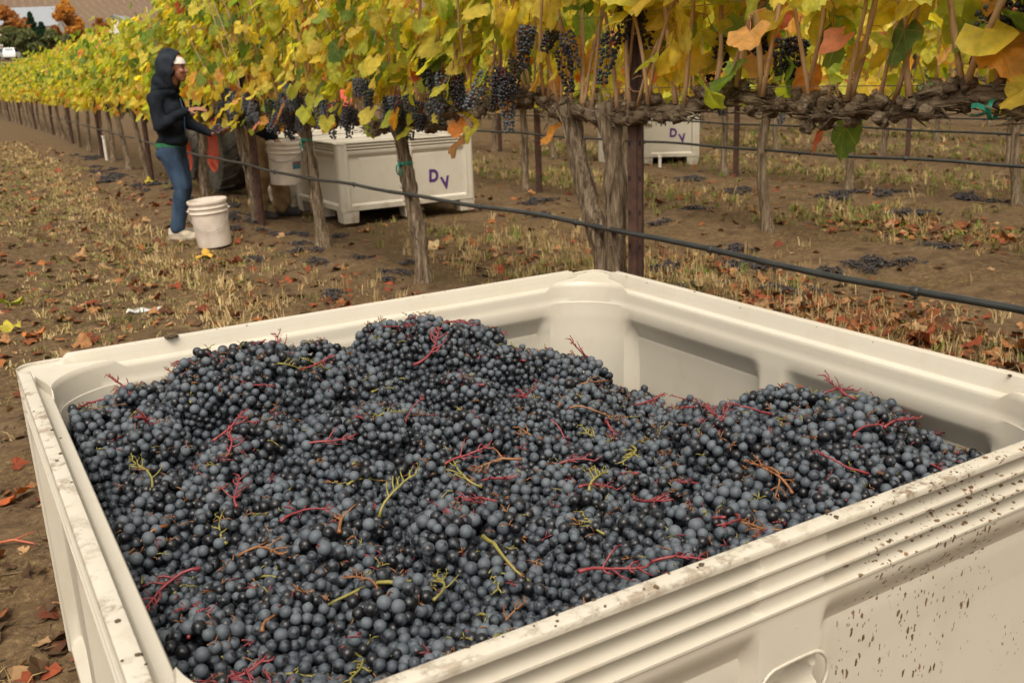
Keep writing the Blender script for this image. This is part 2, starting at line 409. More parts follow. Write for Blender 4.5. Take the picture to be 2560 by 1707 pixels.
M["clod"] = simple("mud clod", (0.04, 0.025, 0.014), (0.12, 0.075, 0.04), 60, 0.95, 0.5, 200)
M["twig"] = simple("brown twig", (0.05, 0.03, 0.016), (0.16, 0.10, 0.055), 30, 0.9, 0.2)
M["wrapper"] = simple("silvery white wrapper", (0.36, 0.35, 0.34), (0.55, 0.54, 0.53), 20, 0.35, 0.2)
# ------------------------------------------------------------------ the ground
ROWS = [2.5, 5.5, 7.9, 10.65, 13.4, 16.1, 18.8]
def row_x(i, y):
    return 2.53 + 0.03 * np.minimum(np.maximum(np.asarray(y, dtype=float) - 12, 0), 20) if i == 0 else ROWS[i] + 0 * np.asarray(y, dtype=float)
HR = np.array([0, 62, 120, 170, 200, 260, 330, 450, 700, 1200, 2000]); HZ = np.array([0, 0.0, 2.2, 5.7, 6.9, 11, 17.5, 50, 140, 260, 300.0])
def hz(x, y):
    x = np.asarray(x, dtype=float); y = np.asarray(y, dtype=float)
    r = np.hypot(x, y)
    z = np.interp(r, HR, HZ)
    near = np.clip((40 - r) / 15, 0, 1)
    berm = np.zeros_like(r)
    for i in range(len(ROWS)):
        d = x - row_x(i, y)
        berm = berm + 0.055 * np.exp(-(d / 0.42) ** 2)
    lump = 0.022 * wob(x, y, 2.1) + 0.014 * wob(x, y, 5.3, 1) + 0.010 * wob(x, y, 12.7, 2)
    dirt = 0.05 * np.exp(-(((x - 3.35) / 0.3) ** 2 + ((y - 8.12) / 0.16) ** 2))
    return z + near * (berm - 0.045 + lump + dirt)
def gz(x, y): return float(hz(x, y))

def spaced(a, b, fine0, fine1, step, grow=1.16):
    mid = list(np.arange(fine0, fine1, step)); lo = []; hi = []
    x, s = fine0, step
    while x > a: s *= grow; x -= s; lo.append(x)
    x, s = mid[-1], step
    while x < b: s *= grow; x += s; hi.append(x)
    return np.array(lo[::-1] + mid + hi)
gx = spaced(-900, 1400, -2.2, 12, 0.07); gy = spaced(-500, 1500, -1.0, 15, 0.07)
GX, GY = np.meshgrid(gx, gy)
V = np.stack([GX, GY, hz(GX, GY)], -1).reshape(-1, 3)
nx_, ny_ = len(gx), len(gy)
I = np.arange(nx_ * ny_).reshape(ny_, nx_)
F = np.stack([I[:-1, :-1], I[:-1, 1:], I[1:, 1:], I[1:, :-1]], -1).reshape(-1, 4)
tag(link("ground", np_mesh("ground", V, F, M["ground"], smooth=True)), kind="structure")

# ------------------------------------------------------------------ harvest bins
def bin_rings(a, b):
    NS, NC = 210, 12
    cc = [(-1, -1), (1, -1), (1, 1), (-1, 1)]
    def ring(d, r, fn):
        P = []
        A, B = a - d, b - d
        sides = [((1, 0), (0, -1), A, B), ((0, 1), (1, 0), B, A), ((-1, 0), (0, 1), A, B), ((0, -1), (-1, 0), B, A)]
        for si, (t, n, L, D) in enumerate(sides):
            for k in range(NS):
                u = -1 + 2 * k / (NS - 1)
                full = L + d                       # nominal half length, so that features line up from ring to ring
                s_ = u * (L - r)
                dd, dz = fn(si, s_ / full)
                P.append((t[0] * s_ + n[0] * (D - dd), t[1] * s_ + n[1] * (D - dd), dz))
            t2, n2 = sides[(si + 1) % 4][0], sides[(si + 1) % 4][1]
            cx_, cy_ = cc[(si + 1) % 4]; cx_ *= (A - r); cy_ *= (B - r)
            for k in range(1, NC + 1):
                an = (PI / 2) * k / (NC + 1)
                dx = n[0] * math.cos(an) + n2[0] * math.sin(an); dy = n[1] * math.cos(an) + n2[1] * math.sin(an)
                dd, dz = fn(si, 1.0)
                P.append((cx_ + dx * r, cy_ + dy * r, dz))
        return P
    return ring

def make_bin_mesh(name, mat):
    a, b = 0.73, 0.715
    ring = bin_rings(a, b)
    def panel(u):      # 1 inside the two panels of a side, 0 on the corner posts and the middle pilaster
        v = abs(u + 0.02); u = abs(u); return sm(0.865, 0.835, u) * sm(0.072, 0.090, v)
    def rib(u):
        v = abs(u + 0.02); u = abs(u); return sm(0.865, 0.858, u) * (0.16 + 0.84 * sm(0.077, 0.082, v))
    def inner(u):
        u = abs(u); return sm(0.80, 0.70, u) * sm(0.035, 0.10, u)
    def corner(u): return sm(0.862, 0.888, abs(u))
    def slot(si, u, z):
        if si != 0 and si != 2: return 0.0
        x = u * a; q = max(abs(x + 0.008) - 0.026, 0.0); dist = math.hypot(q, z - 0.566)
        return 0.050 * sm(0.0335, 0.0275, dist)
    R = []
    def outer(z, d0, P=0.0, Rr=0.0, r=0.045, dz=0.0):
        def fn(si, u):
            g = 0.004 * (sm(0.892, 0.898, abs(u)) - sm(0.912, 0.918, abs(u)) + sm(0.935, 0.941, abs(u)) - sm(0.955, 0.961, abs(u))) if 0.13 < z < 0.755 else 0.0
            return (d0 + P * panel(u) + Rr * rib(u) + g + slot(si, u, z) * (1 if z < 0.63 else 0), z + dz * corner(u))
        R.append(ring(0.0, r, fn))
    outer(0.115, 0.012); outer(0.118, 0.005); outer(0.165, 0.004); outer(0.172, 0.004, 0.008); outer(0.185, 0.004, 0.024)
    for z in (0.25, 0.32, 0.40, 0.48, 0.525): outer(z, 0.004, 0.024)
    for z in [0.530 + 0.0037 * k for k in range(22)]: outer(z, 0.004, 0.024)
    for z in (0.615, 0.625, 0.635, 0.643, 0.651, 0.659, 0.666): outer(z, 0.004, 0.024 * sm(0.668, 0.610, z))
    outer(0.671, 0.004); outer(0.6735, 0.0035)
    for zf in (0.675, 0.7033, 0.7316):
        outer(zf, 0.0030); outer(zf + 0.0012, 0.0020); outer(zf + 0.0045, 0.0020); outer(zf + 0.0055, 0.0032, 0, 0.001)
        outer(zf + 0.0085, 0.004, 0, 0.012); outer(zf + 0.0125, 0.004, 0, 0.018); outer(zf + 0.0235, 0.004, 0, 0.022); outer(zf + 0.0268, 0.004, 0, 0.020); outer(zf + 0.0274, 0.004, 0, 0.018)
    L = -0.016
    outer(0.7600, 0.0015, r=0.042); outer(0.7608, 0.0, r=0.04); outer(0.7640, 0.0, r=0.04, dz=L * .6); outer(0.7670, 0.0, r=0.04, dz=L); outer(0.7692, 0.0012, r=0.04, dz=L); outer(0.770, 0.0035, r=0.04, dz=L)
    def inn(z, d, r, Q=0.0, dz=0.0):
        R.append(ring(d, r, lambda si, u: (-Q * inner(u), z + dz * corner(u))))
    inn(0.770, 0.0195, 0.04, 0, L); inn(0.7694, 0.0215, 0.04, 0, L); inn(0.7675, 0.0226, 0.045, 0, L * 0.9); inn(0.7420, 0.0292, 0.06, 0, 0.0115); inn(0.7382, 0.0305, 0.07, 0, 0.0150); inn(0.7368, 0.0325, 0.08, 0, 0.0162)
    inn(0.7366, 0.0440, 0.13, 0, 0.0162); inn(0.7355, 0.0475, 0.15, 0, 0.0155); inn(0.7325, 0.0495, 0.155, 0, 0.013); inn(0.7280, 0.0502, 0.156, 0, 0.011); inn(0.7150, 0.0520, 0.160); inn(0.7020, 0.0535, 0.16); inn(0.7000, 0.0548, 0.16); inn(0.690, 0.0555, 0.16); inn(0.672, 0.0572, 0.16)
    inn(0.664, 0.058, 0.16, 0.004); inn(0.655, 0.0585, 0.16, 0.011); inn(0.622, 0.060, 0.16, 0.032); inn(0.612, 0.061, 0.16, 0.036); inn(0.595, 0.062, 0.16, 0.038)
    for z in (0.5, 0.4, 0.3, 0.22): inn(z, 0.064 + (0.6 - z) * 0.03, 0.16, 0.036)
    inn(0.18, 0.085, 0.16, 0.03); inn(0.155, 0.11, 0.15); inn(0.15, 0.16, 0.12)
    n = len(R[0])
    V = [p for r_ in R for p in r_]; F = []
    for k in range(len(R) - 1):
        for j in range(n):
            j2 = (j + 1) % n
            F.append((k * n + j, k * n + j2, (k + 1) * n + j2, (k + 1) * n + j))
    me = bpy.data.meshes.new(name)
    last = (len(R) - 1) * n
    F.append(tuple(last + j for j in range(n))); F.append(tuple(range(n - 1, -1, -1)))
    me.from_pydata(V, [], F); me.materials.append(mat)
    me.polygons.foreach_set("use_smooth", [True] * len(F)); me.update()
    me.set_sharp_from_angle(angle=math.radians(32))
    return me

def foot_mesh(name, mat, sx, sy):
    mb = MB(); t = 0.008
    mb.box(-sx, sx, -sy, sy, 0, 0.116, 0, t); return mb.mesh(name, mat, False)

bin_mesh = make_bin_mesh("bin_shell", M["bin"])
bin_mesh_dirty = bin_mesh.copy(); bin_mesh_dirty.materials.clear(); bin_mesh_dirty.materials.append(M["bin_dirty"])
foot_c = foot_mesh("foot", M["bin"], 0.085, 0.085); foot_m = foot_mesh("foot", M["bin"], 0.065, 0.08)

# slot lip: a rounded ring round the hand hole
def slot_ring():
    mb = MB(); pts = []
    for k in range(44):
        a_ = 2 * PI * k / 44
        pts.append((0.026 * (1 if math.cos(a_) > 0 else -1) * min(1, abs(math.cos(a_)) * 4) + 0.034 * math.cos(a_), 0, 0.034 * math.sin(a_)))
    n = len(pts); v = []; f = []
    for k in range(n):
        c = Vector(pts[k]); o = Vector((c.x - max(-0.026, min(0.026, c.x)), 0, c.z)).normalized()
        for j in range(6):
            q = 2 * PI * j / 6; v.append(c + o * 0.003 * math.cos(q) + Vector((0, 1, 0)) * 0.0025 * math.sin(q))
    for k in range(n):
        for j in range(6):
            f.append((k * 6 + j, k * 6 + (j + 1) % 6, ((k + 1) % n) * 6 + (j + 1) % 6, ((k + 1) % n) * 6 + j))
    mb.add(v, f); return mb.mesh("hand_hole_rim", M["bin"])
slot_me = slot_ring()

def text_mesh(ch, size, depth):
    cu = bpy.data.curves.new("letter", 'FONT'); cu.body = ch; cu.size = size; cu.extrude = depth; cu.align_x = 'CENTER'; cu.align_y = 'CENTER'; cu.offset = size * 0.05
    o = bpy.data.objects.new("letter", cu); COL.objects.link(o)
    dg = bpy.context.evaluated_depsgraph_get(); dg.update()
    me = bpy.data.meshes.new_from_object(o.evaluated_get(dg)); bpy.data.objects.remove(o); bpy.data.curves.remove(cu)
    me.materials.clear(); me.materials.append(M["purple"]); return me
letter = {c: text_mesh(c, 0.165, 0.0012) for c in "DV"}

def make_bin(loc, rz, label, group, scale=1.0, dirty=False, mark=None):
    t = empty("harvest_bin", loc, rz); t.scale = (scale,) * 3
    tag(t, label, "harvest bin", group)
    link("bin_shell", bin_mesh_dirty if dirty else bin_mesh, t)
    for x in (-0.635, 0, 0.635):
        for y in (-0.62, 0, 0.62):
            if x == 0 and y == 0: continue
            link("foot", foot_m if (x == 0 or y == 0) else foot_c, t, (x, y, 0))
    for sgn in (-1, 1):
        link("hand_hole_rim", slot_me, t, (-0.008, sgn * 0.7105, 0.566))
    if mark:
        x, z = mark
        for ch, dx, dz, ry in (("D", -0.065, 0.03, 0.05), ("V", 0.065, -0.05, -0.14)):
            o = link("letter", letter[ch], t, (x + dx, -0.6885, z + dz), (PI / 2, ry, 0)); o.scale = (0.86, 1.0, 1)
    return t

BX, BY = 0.80, 1.415
near_bin = make_bin((BX, BY, 0.0), 0, "cream plastic bin heaped full of blue black grapes, mud splashed on its outside", "cream plastic harvest bins", 1.0, True)
make_bin((3.815, 8.95, 0.0), math.radians(-1), "cream plastic bin stencilled D V beside the vine trunks of the nearest row", "cream plastic harvest bins", 0.945, False, (0.34, 0.345))
make_bin((3.80, 10.52, 0.0), 0, "cream plastic bin standing behind the stencilled one, next to the tractor wheel", "cream plastic harvest bins", 0.945)
ang = math.atan2(10.20 - 11.12, 9.10 - 8.02)
nrm = Vector((math.sin(ang), -math.cos(ang), 0)) * -1
ctr = Vector((8.56, 10.66, 0)) + nrm * 0.70
make_bin((ctr.x, ctr.y, gz(ctr.x, ctr.y)), ang, "far cream plastic bin stencilled D V, alone among the rows behind the rusty post", "cream plastic harvest bins", 0.96, False, (0.42, 0.42))

# clods of mud left on the near rim
mb = MB()
def clod(x, y, z, r):
    v = []; 
    bm = bmesh.new(); bmesh.ops.create_icosphere(bm, subdivisions=1, radius=r)
    for q in bm.verts: q.co = q.co * random.uniform(0.6, 1.25); q.co.z *= 0.6
    mb.add([(p.co.x + x, p.co.y + y, p.co.z + z) for p in bm.verts], [tuple(w.index for w in p.verts) for p in bm.faces]); bm.free()
for k in range(70):
    side = random.random()
    if side < 0.55: x, y, z = random.uniform(-0.6, 0.7), -0.715 + random.uniform(0.002, 0.024), 0.771
    elif side < 0.75: x, y, z = -0.73 + random.uniform(0.003, 0.03), random.uniform(-0.6, 0.6), 0.771
    elif side < 0.88: x, y, z = random.uniform(-0.6, 0.6), 0.715 - random.uniform(0.002, 0.024), 0.771
    else: x, y, z = 0.73 - random.uniform(0.002, 0.05), random.uniform(-0.6, 0.6), 0.771
    if z > 0.77 and y > 0.6 or x > 0.69: z = 0.770
    clod(x, y, z - 0.0005, random.choice((0.0015, 0.002, 0.002, 0.003, 0.004)))
for k in range(14): clod(-0.425 + random.gauss(0, 0.006), 0.693 + random.gauss(0, 0.006), 0.774, random.uniform(0.003, 0.008))
tag(mb.build("mud_clods", M["clod"], near_bin), kind="stuff")

# ------------------------------------------------------------------ grapes in the near bin
HP = [  # x, y, z of the top of the heap
    (0.15, 2.02, .66), (0.14, 1.8, .70), (0.14, 1.5, .665), (0.14, 1.25, .64), (0.15, 0.95, .645), (0.15, 0.78, .65),
    (0.28, 2.02, .69), (0.37, 2.02, .70), (0.55, 2.03, .70), (0.68, 2.03, .665), (0.85, 2.03, .70), (1.05, 2.03, .63), (1.25, 2.03, .545), (1.45, 2.03, .46),
    (0.45, 1.80, .80), (0.62, 1.85, .735), (0.79, 1.84, .795), (0.88, 1.82, .77), (0.99, 1.80, .735), (1.12, 1.82, .665), (1.25, 1.85, .585), (1.38, 1.85, .52),
    (1.46, 1.85, .475), (1.46, 1.70, .47), (1.46, 1.55, .485), (1.46, 1.4, .53), (1.46, 1.2, .63), (1.46, 1.0, .64), (1.42, 0.8, .60),
    (1.28, 1.60, .56), (1.15, 1.45, .60), (1.02, 1.6, .655), (0.8, 1.6, .69), (0.55, 1.6, .705), (0.32, 1.6, .70),
    (1.23, 1.02, .735), (1.12, 1.13, .70), (1.33, 1.08, .70), (1.0, 1.0, .645), (1.2, 0.85, .67), (1.0, 0.8, .665), (0.8, 0.78, .67), (0.6, 0.78, .67), (0.4, 0.78, .66), (1.3, 0.78, .635),
    (0.95, 1.25, .60), (0.75, 1.35, .635), (0.6, 1.2, .64), (0.45, 1.35, .665), (0.3, 1.2, .65), (0.75, 1.05, .665), (0.55, 1.0, .655), (0.35, 1.0, .645), (0.85, 0.92, .66), (0.9, 1.12, .64)]
HPa = np.array(HP)
def heap(x, y):
    x = np.atleast_1d(np.asarray(x, dtype=float)); y = np.atleast_1d(np.asarray(y, dtype=float))
    d2 = (x[:, None] - HPa[None, :, 0]) ** 2 + (y[:, None] - HPa[None, :, 1]) ** 2
    w = np.exp(-d2 / (2 * 0.075 ** 2)) + 1e-6 / (d2 + 0.01) ** 2
    return (w * HPa[None, :, 2]).sum(1) / w.sum(1)
XL, XR, YL, YR = BX - 0.73 + 0.068, BX + 0.73 - 0.068, BY - 0.715 + 0.068, BY + 0.715 - 0.068
BR = 0.0091                                                       # berry radius

# clusters: a jittered grid of bunches lying on the heap
cl = []
for tries in range(9000):
    x, y = random.uniform(XL + 0.02, XR - 0.02), random.uniform(YL + 0.015, YR - 0.02)
    if all((x - c[0]) ** 2 + (y - c[1]) ** 2 > 0.092 ** 2 for c in cl): cl.append((x, y))
pos = []; cid = []; rad = []
info = []
for k, (x, y) in enumerate(cl):
    z = float(heap(x, y)[0])
    yaw = random.uniform(0, 2 * PI); L = random.uniform(0.058, 0.085); Wd = random.uniform(0.040, 0.052); Hh = random.uniform(0.034, 0.050)
    e = 0.05
    gx_ = float(heap(x + e, y)[0] - heap(x - e, y)[0]) / (2 * e); gy_ = float(heap(x, y + e)[0] - heap(x, y - e)[0]) / (2 * e)
    ax = Vector((math.cos(yaw), math.sin(yaw), gx_ * math.cos(yaw) + gy_ * math.sin(yaw) + random.gauss(0, 0.12))).normalized()
    up = Vector((-gx_, -gy_, 1)).normalized(); sdv = up.cross(ax).normalized(); up = ax.cross(sdv)
    c = Vector((x, y, z)) - up * (Hh * 0.75) + up * random.gauss(-0.004, 0.013)
    br = BR * random.uniform(0.86, 1.12)
    taper = random.uniform(0.25, 0.5)
    info.append((c, ax, sdv, up, L, Wd, Hh))
    # berries on the shell, Fibonacci spread
    nb = int(4 * PI * ((L * Wd) ** 1.6 / 3 + (L * Hh) ** 1.6 / 3 + (Wd * Hh) ** 1.6 / 3) ** (1 / 1.6) / (2.95 * br ** 2))
    for q in range(nb):
        zz = 1 - 2 * (q + 0.5) / nb; rr = math.sqrt(1 - zz * zz); th = q * 2.399963
        ux, uy, uz = zz, rr * math.cos(th), rr * math.sin(th)
        if uz < -0.25: continue
        w = 1 - taper * max(0, ux)
        p = c + ax * (ux * L) + sdv * (uy * Wd * w) + up * (uz * Hh * w)
        p += Vector((random.gauss(0, 1), random.gauss(0, 1), random.gauss(0, 1))) * 0.0022
        pos.append(p); cid.append(k); rad.append(br * random.choice((0.72, 0.88, 0.94, 0.98, 1, 1, 1.04, 1.10)))
nclb = len(pos)
# loose layer beneath, closes the gaps
for x in np.arange(XL, XR, 0.0165):
    for y in np.arange(YL, YR, 0.0165):
        xx, yy = x + random.gauss(0, 0.003), y + random.gauss(0, 0.003)
        pos.append(Vector((xx, yy, float(heap(xx, yy)[0]) - 0.022 - random.random() * 0.012))); cid.append(-1); rad.append(BR)
pos = np.array([tuple(p) for p in pos]); rad = np.array(rad)
for it in range(14):
    kd = kdtree.KDTree(len(pos))
    for i, p in enumerate(pos): kd.insert(p, i)
    kd.balance()
    dlt = np.zeros_like(pos); cnt = np.zeros(len(pos))
    for i in range(len(pos)):
        for (pj, j, d) in kd.find_range(pos[i], rad[i] + BR * 1.1):
            if j <= i: continue
            need = rad[i] + rad[j]
            if d < need * 0.985:
                if d < 1e-6: dv = np.array((0, 0, 1.0)); d = 1e-6
                else: dv = (pos[i] - pos[j]) / d
                q = dv * (need - d) * 0.5
                dlt[i] += q; dlt[j] -= q; cnt[i] += 1; cnt[j] += 1
    pos += dlt / np.maximum(1, cnt)[:, None] * 1.3
    np.clip(pos[:, 0], XL + 0.006, XR - 0.006, out=pos[:, 0]); np.clip(pos[:, 1], YL + 0.006, YR - 0.006, out=pos[:, 1])
# berries that lie under others go into the loose mass
kd2 = kdtree.KDTree(len(pos))
for i, p in enumerate(pos): kd2.insert((p[0], p[1], 0), i)
kd2.balance()
hid = np.zeros(len(pos), bool)
for i in range(len(pos)):
    n_over = 0
    for (_, j, d) in kd2.find_range((pos[i][0], pos[i][1], 0), 0.0125):
        if pos[j][2] > pos[i][2] + 0.013: n_over += 1
    hid[i] = n_over >= 3

def berry_mesh(kind, sub=2):
    bm = bmesh.new(); bmesh.ops.create_icosphere(bm, subdivisions=sub, radius=1.0)
    for v in bm.verts:
        n = v.co.normalized()
        if kind == "plump": v.co = n * (1 + 0.02 * mnoise.noise(n * 1.5))
        elif kind == "oval": v.co = Vector((n.x, n.y, n.z * 1.08))
        elif kind == "dimple": v.co = n * (1 - 0.16 * math.exp(-((n - Vector((0, 0, 1))).length / 0.32) ** 2) + 0.02 * mnoise.noise(n * 2))
        else: v.co = n * (0.90 + 0.16 * mnoise.noise(n * 2.2 + Vector((3, 1, 7))) - 0.10 * abs(mnoise.noise(n * 5)))
    me = bpy.data.meshes.new("grape"); bm.to_mesh(me); bm.free()
    me.materials.append(M["berry"]); me.polygons.foreach_set("use_smooth", [True] * len(me.polygons)); return me
BER = [berry_mesh("plump"), berry_mesh("oval"), berry_mesh("dimple"), berry_mesh("shrivel")]
for q in BER: q.transform(Matrix.Scale(0.01, 4))                     # unit: 1 cm radius

def stalk_mesh(kind, mat, size=0.075, bits=True):
    """a bare bunch stalk: main stem with a woody butt, side arms and short pedicels"""
    r_ = random.Random(kind * 13 + 5); mb = MB(); hook = kind % 5 == 4
    n = 8; pts = [Vector((0, 0, 0))]; d = Vector((1, r_.uniform(-.3, .3), r_.uniform(0.0, 0.3))); bend = r_.uniform(-.28, .28)
    for k in range(n):
        d += Vector((r_.gauss(0, .10), bend + r_.gauss(0, .16), r_.gauss(-0.04, .12))); d.normalize(); pts.append(pts[-1] + d * size / n * 1.1)
    mb.tube(pts, [0.0030 if k == 0 else 0.0023 * (1 - 0.45 * k / n) for k in range(n + 1)], 6)
    for k in range(3, n + 1):
        if hook and k < n - 1: continue
        for sgn in (-1, 1):
            if r_.random() < 0.45: continue
            t_ = (pts[k] - pts[k - 1]).normalized(); sd_ = t_.cross(Vector((0, 0, 1))).normalized()
            base = pts[k]; dd = (t_ * 0.8 + sd_ * sgn + Vector((0, 0, r_.uniform(-.25, .5)))).normalized(); L = size * r_.uniform(0.22, 0.55) * (1.2 - k / (n + 2))
            e = base + dd * L * 0.55; e2 = e + (dd + t_ * 0.5 + Vector((r_.gauss(0, .3), r_.gauss(0, .3), r_.gauss(0, .3)))).normalized() * L * 0.45
            mb.tube([base, base.lerp(e, .5) + Vector((0, 0, r_.gauss(0, .0012))), e, e2], [0.0016, 0.0013, 0.0012, 0.0009], 5)
            for s_ in (e, e2, e.lerp(e2, .5)):
                if r_.random() < .4: continue
                t = s_ + Vector((r_.gauss(0.3, .6), r_.gauss(0, .8), r_.gauss(.2, .6))).normalized() * r_.uniform(.004, .008)
                mb.tube([s_, s_.lerp(t, .75), t], [0.0006, 0.0005, 0.0010], 4)
    return mb.mesh("stem", M[mat])
STALK = {c: [stalk_mesh(k + ci * 9, c) for k in range(5)] for ci, c in enumerate(("stem_red", "stem_orange", "stem_green"))}

mass_v, mass_f = [], []
bm = bmesh.new(); bmesh.ops.create_icosphere(bm, subdivisions=2, radius=1.0)
ico_v = np.array([v.co[:] for v in bm.verts]); ico_f = np.array([[v.index for v in f.verts] for f in bm.faces]); bm.free()
bm = bmesh.new(); bmesh.ops.create_icosphere(bm, subdivisions=1, radius=1.0)
ico1_v = np.array([v.co[:] for v in bm.verts]); ico1_f = np.array([[v.index for v in f.verts] for f in bm.faces]); bm.free()
deep = [i for i in range(len(pos)) if hid[i] or cid[i] < 0]
posd = np.concatenate([pos[deep], pos[[i for i in range(len(pos)) if cid[i] < 0]] - (0.006, 0.007, 0.017)]); radd = np.concatenate([rad[deep], np.full(len(posd) - len(deep), BR)])
VV = (ico1_v[None] * radd[:, None, None] + posd[:, None, :]).reshape(-1, 3)
FF = (ico1_f[None] + (np.arange(len(posd)) * len(ico1_v))[:, None, None]).reshape(-1, 3)
tag(link("grape_heap", np_mesh("grape_heap", VV, FF, M["berry"], smooth=True)), "mass of dark grapes packed under the top bunches in the near bin", "grapes", kind="stuff")

COLN = {"stem_red": "crimson", "stem_orange": "russet", "stem_green": "green"}
def zone(x, y):
    if math.hypot(x - 0.45, y - 1.8) < 0.15: a = "on the left mound"
    elif math.hypot(x - 0.82, y - 1.82) < 0.17: a = "on the tallest mound"
    elif x > 1.05 and y < 1.25: a = "on the right hand mound"
    elif x > 1.12: a = "low in the deep far right corner"
    elif y < 0.92: a = "along the muddy front wall"
    elif x < 0.30: a = "along the bin's left wall"
    else: a = ("in the near part" if y < 1.15 else "in the middle part" if y < 1.42 else "in the rear part") + " of the heap"
    c = "left" if (x - 0.8) * 0.86 - (y - 1.4) * 0.5 < -0.25 else "right" if (x - 0.8) * 0.86 - (y - 1.4) * 0.5 > 0.2 else "centre"
    d = "front" if (x - .8) * .5 + (y - 1.4) * .86 < -0.1 else "back"
    return a, {"left": "left", "right": "right", "centre": "centre"}[c] + (", nearer" if d == "front" else ", farther")
by_c = {}
for i in range(nclb):
    if not hid[i] and random.random() > 0.09: by_c.setdefault(cid[i], []).append(i)
cnt_zone = {}
for k, idx in by_c.items():
    c, ax, sdv, up, L, Wd, Hh = info[k]
    if len(idx) < 4: idx = idx
    sc = random.choices(("stem_red", "stem_orange", "stem_green"), (0.45, 0.3, 0.25))[0]
    zt = max(pos[i][2] for i in idx)
    root = empty("grape_cluster", tuple(c))
    za, zb = zone(c.x, c.y)
    yaw = math.atan2(ax.y, ax.x) + random.gauss(0, .5)
    px_, py_ = math.cos(yaw) * .857 - math.sin(yaw) * .514, math.cos(yaw) * .49 + math.sin(yaw) * .83
    way = ("right" if px_ > 0 else "left") if abs(px_) > abs(py_) else ("away" if py_ > 0 else "forward")
    tag(root, f"{'big' if L > 0.0715 else 'small'} grape bunch, {COLN[sc]} stem pointing {way}, {za}, {zb}", "grape bunch", "grape bunches heaped in the near bin")
    for i in idx:
        me = random.choices(BER, (0.46, 0.22, 0.18, 0.14))[0]
        o = bpy.data.objects.new("grape", me); COL.objects.link(o); o.parent = root
        o.location = Vector(pos[i]) - c; o.scale = (rad[i] * 100,) * 3
        o.rotation_euler = (random.uniform(0, 6.28), random.uniform(0, 6.28), random.uniform(0, 6.28))
    # stem lies through the bunch, its butt and some arms showing on top
    s_ = link("stem", random.choice(STALK[sc]), root)
    over = random.random()
    s_.location = -ax * (L * random.uniform(0.2, 0.9)) + up * (Hh * 0.75 + (0.011 if over < 0.55 else 0.003)) + sdv * random.gauss(0, 0.012)
    s_.rotation_euler = (random.gauss(0, .5), random.gauss(-0.05, .18), yaw); s_.scale = (random.uniform(0.75, 1.1),) * 3

# little broken stalk ends sprinkled between the berries
mb = MB()
vis = [i for k in by_c for i in by_c[k]]
for sc_i, q in enumerate(("stem_red", "stem_orange", "stem_green")): pass
for k in range(1500):
    p = Vector(pos[random.choice(vis)]) + Vector((random.gauss(0, .006), random.gauss(0, .006), 0.0075))
    mi_ = random.choices((0, 1, 2), (0.25, 0.55, 0.20))[0]
    for q in range(random.randint(1, 4)):
        d = Vector((random.gauss(0, 1), random.gauss(0, 1), random.gauss(0.2, .4))).normalized() * random.uniform(0.006, 0.017)
        mb.tube([p, p + d * 0.6 + Vector((0, 0, .0015)), p + d], [0.0009, 0.0008, 0.0011], 4, mi_)
tag(mb.build("stalk_bits", [M["stem_red"], M["stem_orange"], M["stem_green"]]), "short broken stalks scattered over the grapes in the near bin", "stalks", kind="stuff")

# bare stalks that lie on top: x, y, kind, size, heading in degrees, words
BARE = [(0.576, 1.087, "stem_green", 1.7, -100, "bare yellow green stalk with forked arms near the bin's front wall"),
        (0.438, 1.031, "stem_green", 1.8, 130, "long bare yellow green stalk, closest one to the bin's front wall"),
        (0.442, 0.975, "stem_green", 1.1, 10, "short olive stalk touching the long yellow green one"),
        (0.348, 1.291, "stem_red", 1.3, 70, "bare crimson stalk branching upward left of the middle hollow"),
        (0.218, 1.239, "stem_red", 1.5, 150, "bare crimson stalk with many arms by the bin's left wall"),
        (0.306, 1.371, "stem_red", 1.2, 110, "crimson stalk with one bent arm, behind the many armed one"),
        (0.822, 1.054, "stem_red", 1.5, -150, "thick crimson stalk with a raised butt right of the middle"),
        (0.900, 0.921, "stem_red", 1.3, -80, "dark crimson stalk hanging toward the front wall"),
        (0.922, 1.562, "stem_red", 1.5, -75, "crimson stalk standing up in front of the tallest mound"),
        (0.758, 1.690, "stem_red", 1.8, -20, "long crimson stalk lying across the tallest mound"),
        (0.325, 1.569, "stem_red", 1.4, 20, "crimson stalk on the slope below the left mound"),
        (0.533, 1.715, "stem_red", 1.1, -30, "short crimson stalk in the dip between the two mounds"),
        (0.252, 1.927, "stem_red", 1.3, 60, "crimson stalk at the far left corner of the heap"),
        (0.620, 0.913, "stem_red", 1.4, 20, "purple red stalk against the rim of the front wall"),
        (0.409, 1.212, "stem_orange", 1.5, 50, "arched russet stalk with a thick pink butt"),
        (1.020, 1.320, "stem_green", 1.4, -90, "thin yellow green stalk in the middle hollow"),
        (0.788, 1.327, "stem_orange", 1.4, 130, "knotty golden russet stalk in the centre of the heap"),
        (1.025, 0.932, "stem_orange", 1.3, 60, "curved russet stalk with a yellow foot near the right mound"),
        (1.061, 1.133, "stem_red", 1.2, 10, "pinkish red stalk lying at the foot of the right mound"),
        (1.180, 0.952, "stem_red", 1.2, 70, "crimson stalk on the top of the right mound"),
        (1.246, 0.947, "stem_red", 1.3, 20, "crimson stalk poking out of the right mound's far side"),
        (0.632, 1.229, "stem_red", 1.2, -100, "dull red stalk curled over beside the middle bunches"),
        (0.777, 1.139, "stem_red", 1.1, 10, "bright red stalk just behind the pale bloomed bunch"),
        (0.599, 1.560, "stem_red", 1.1, -80, "thin red stalk bent downhill before the dip"),
        (0.853, 1.757, "stem_red", 0.9, 90, "small crimson stalk on the summit of the tallest mound")]
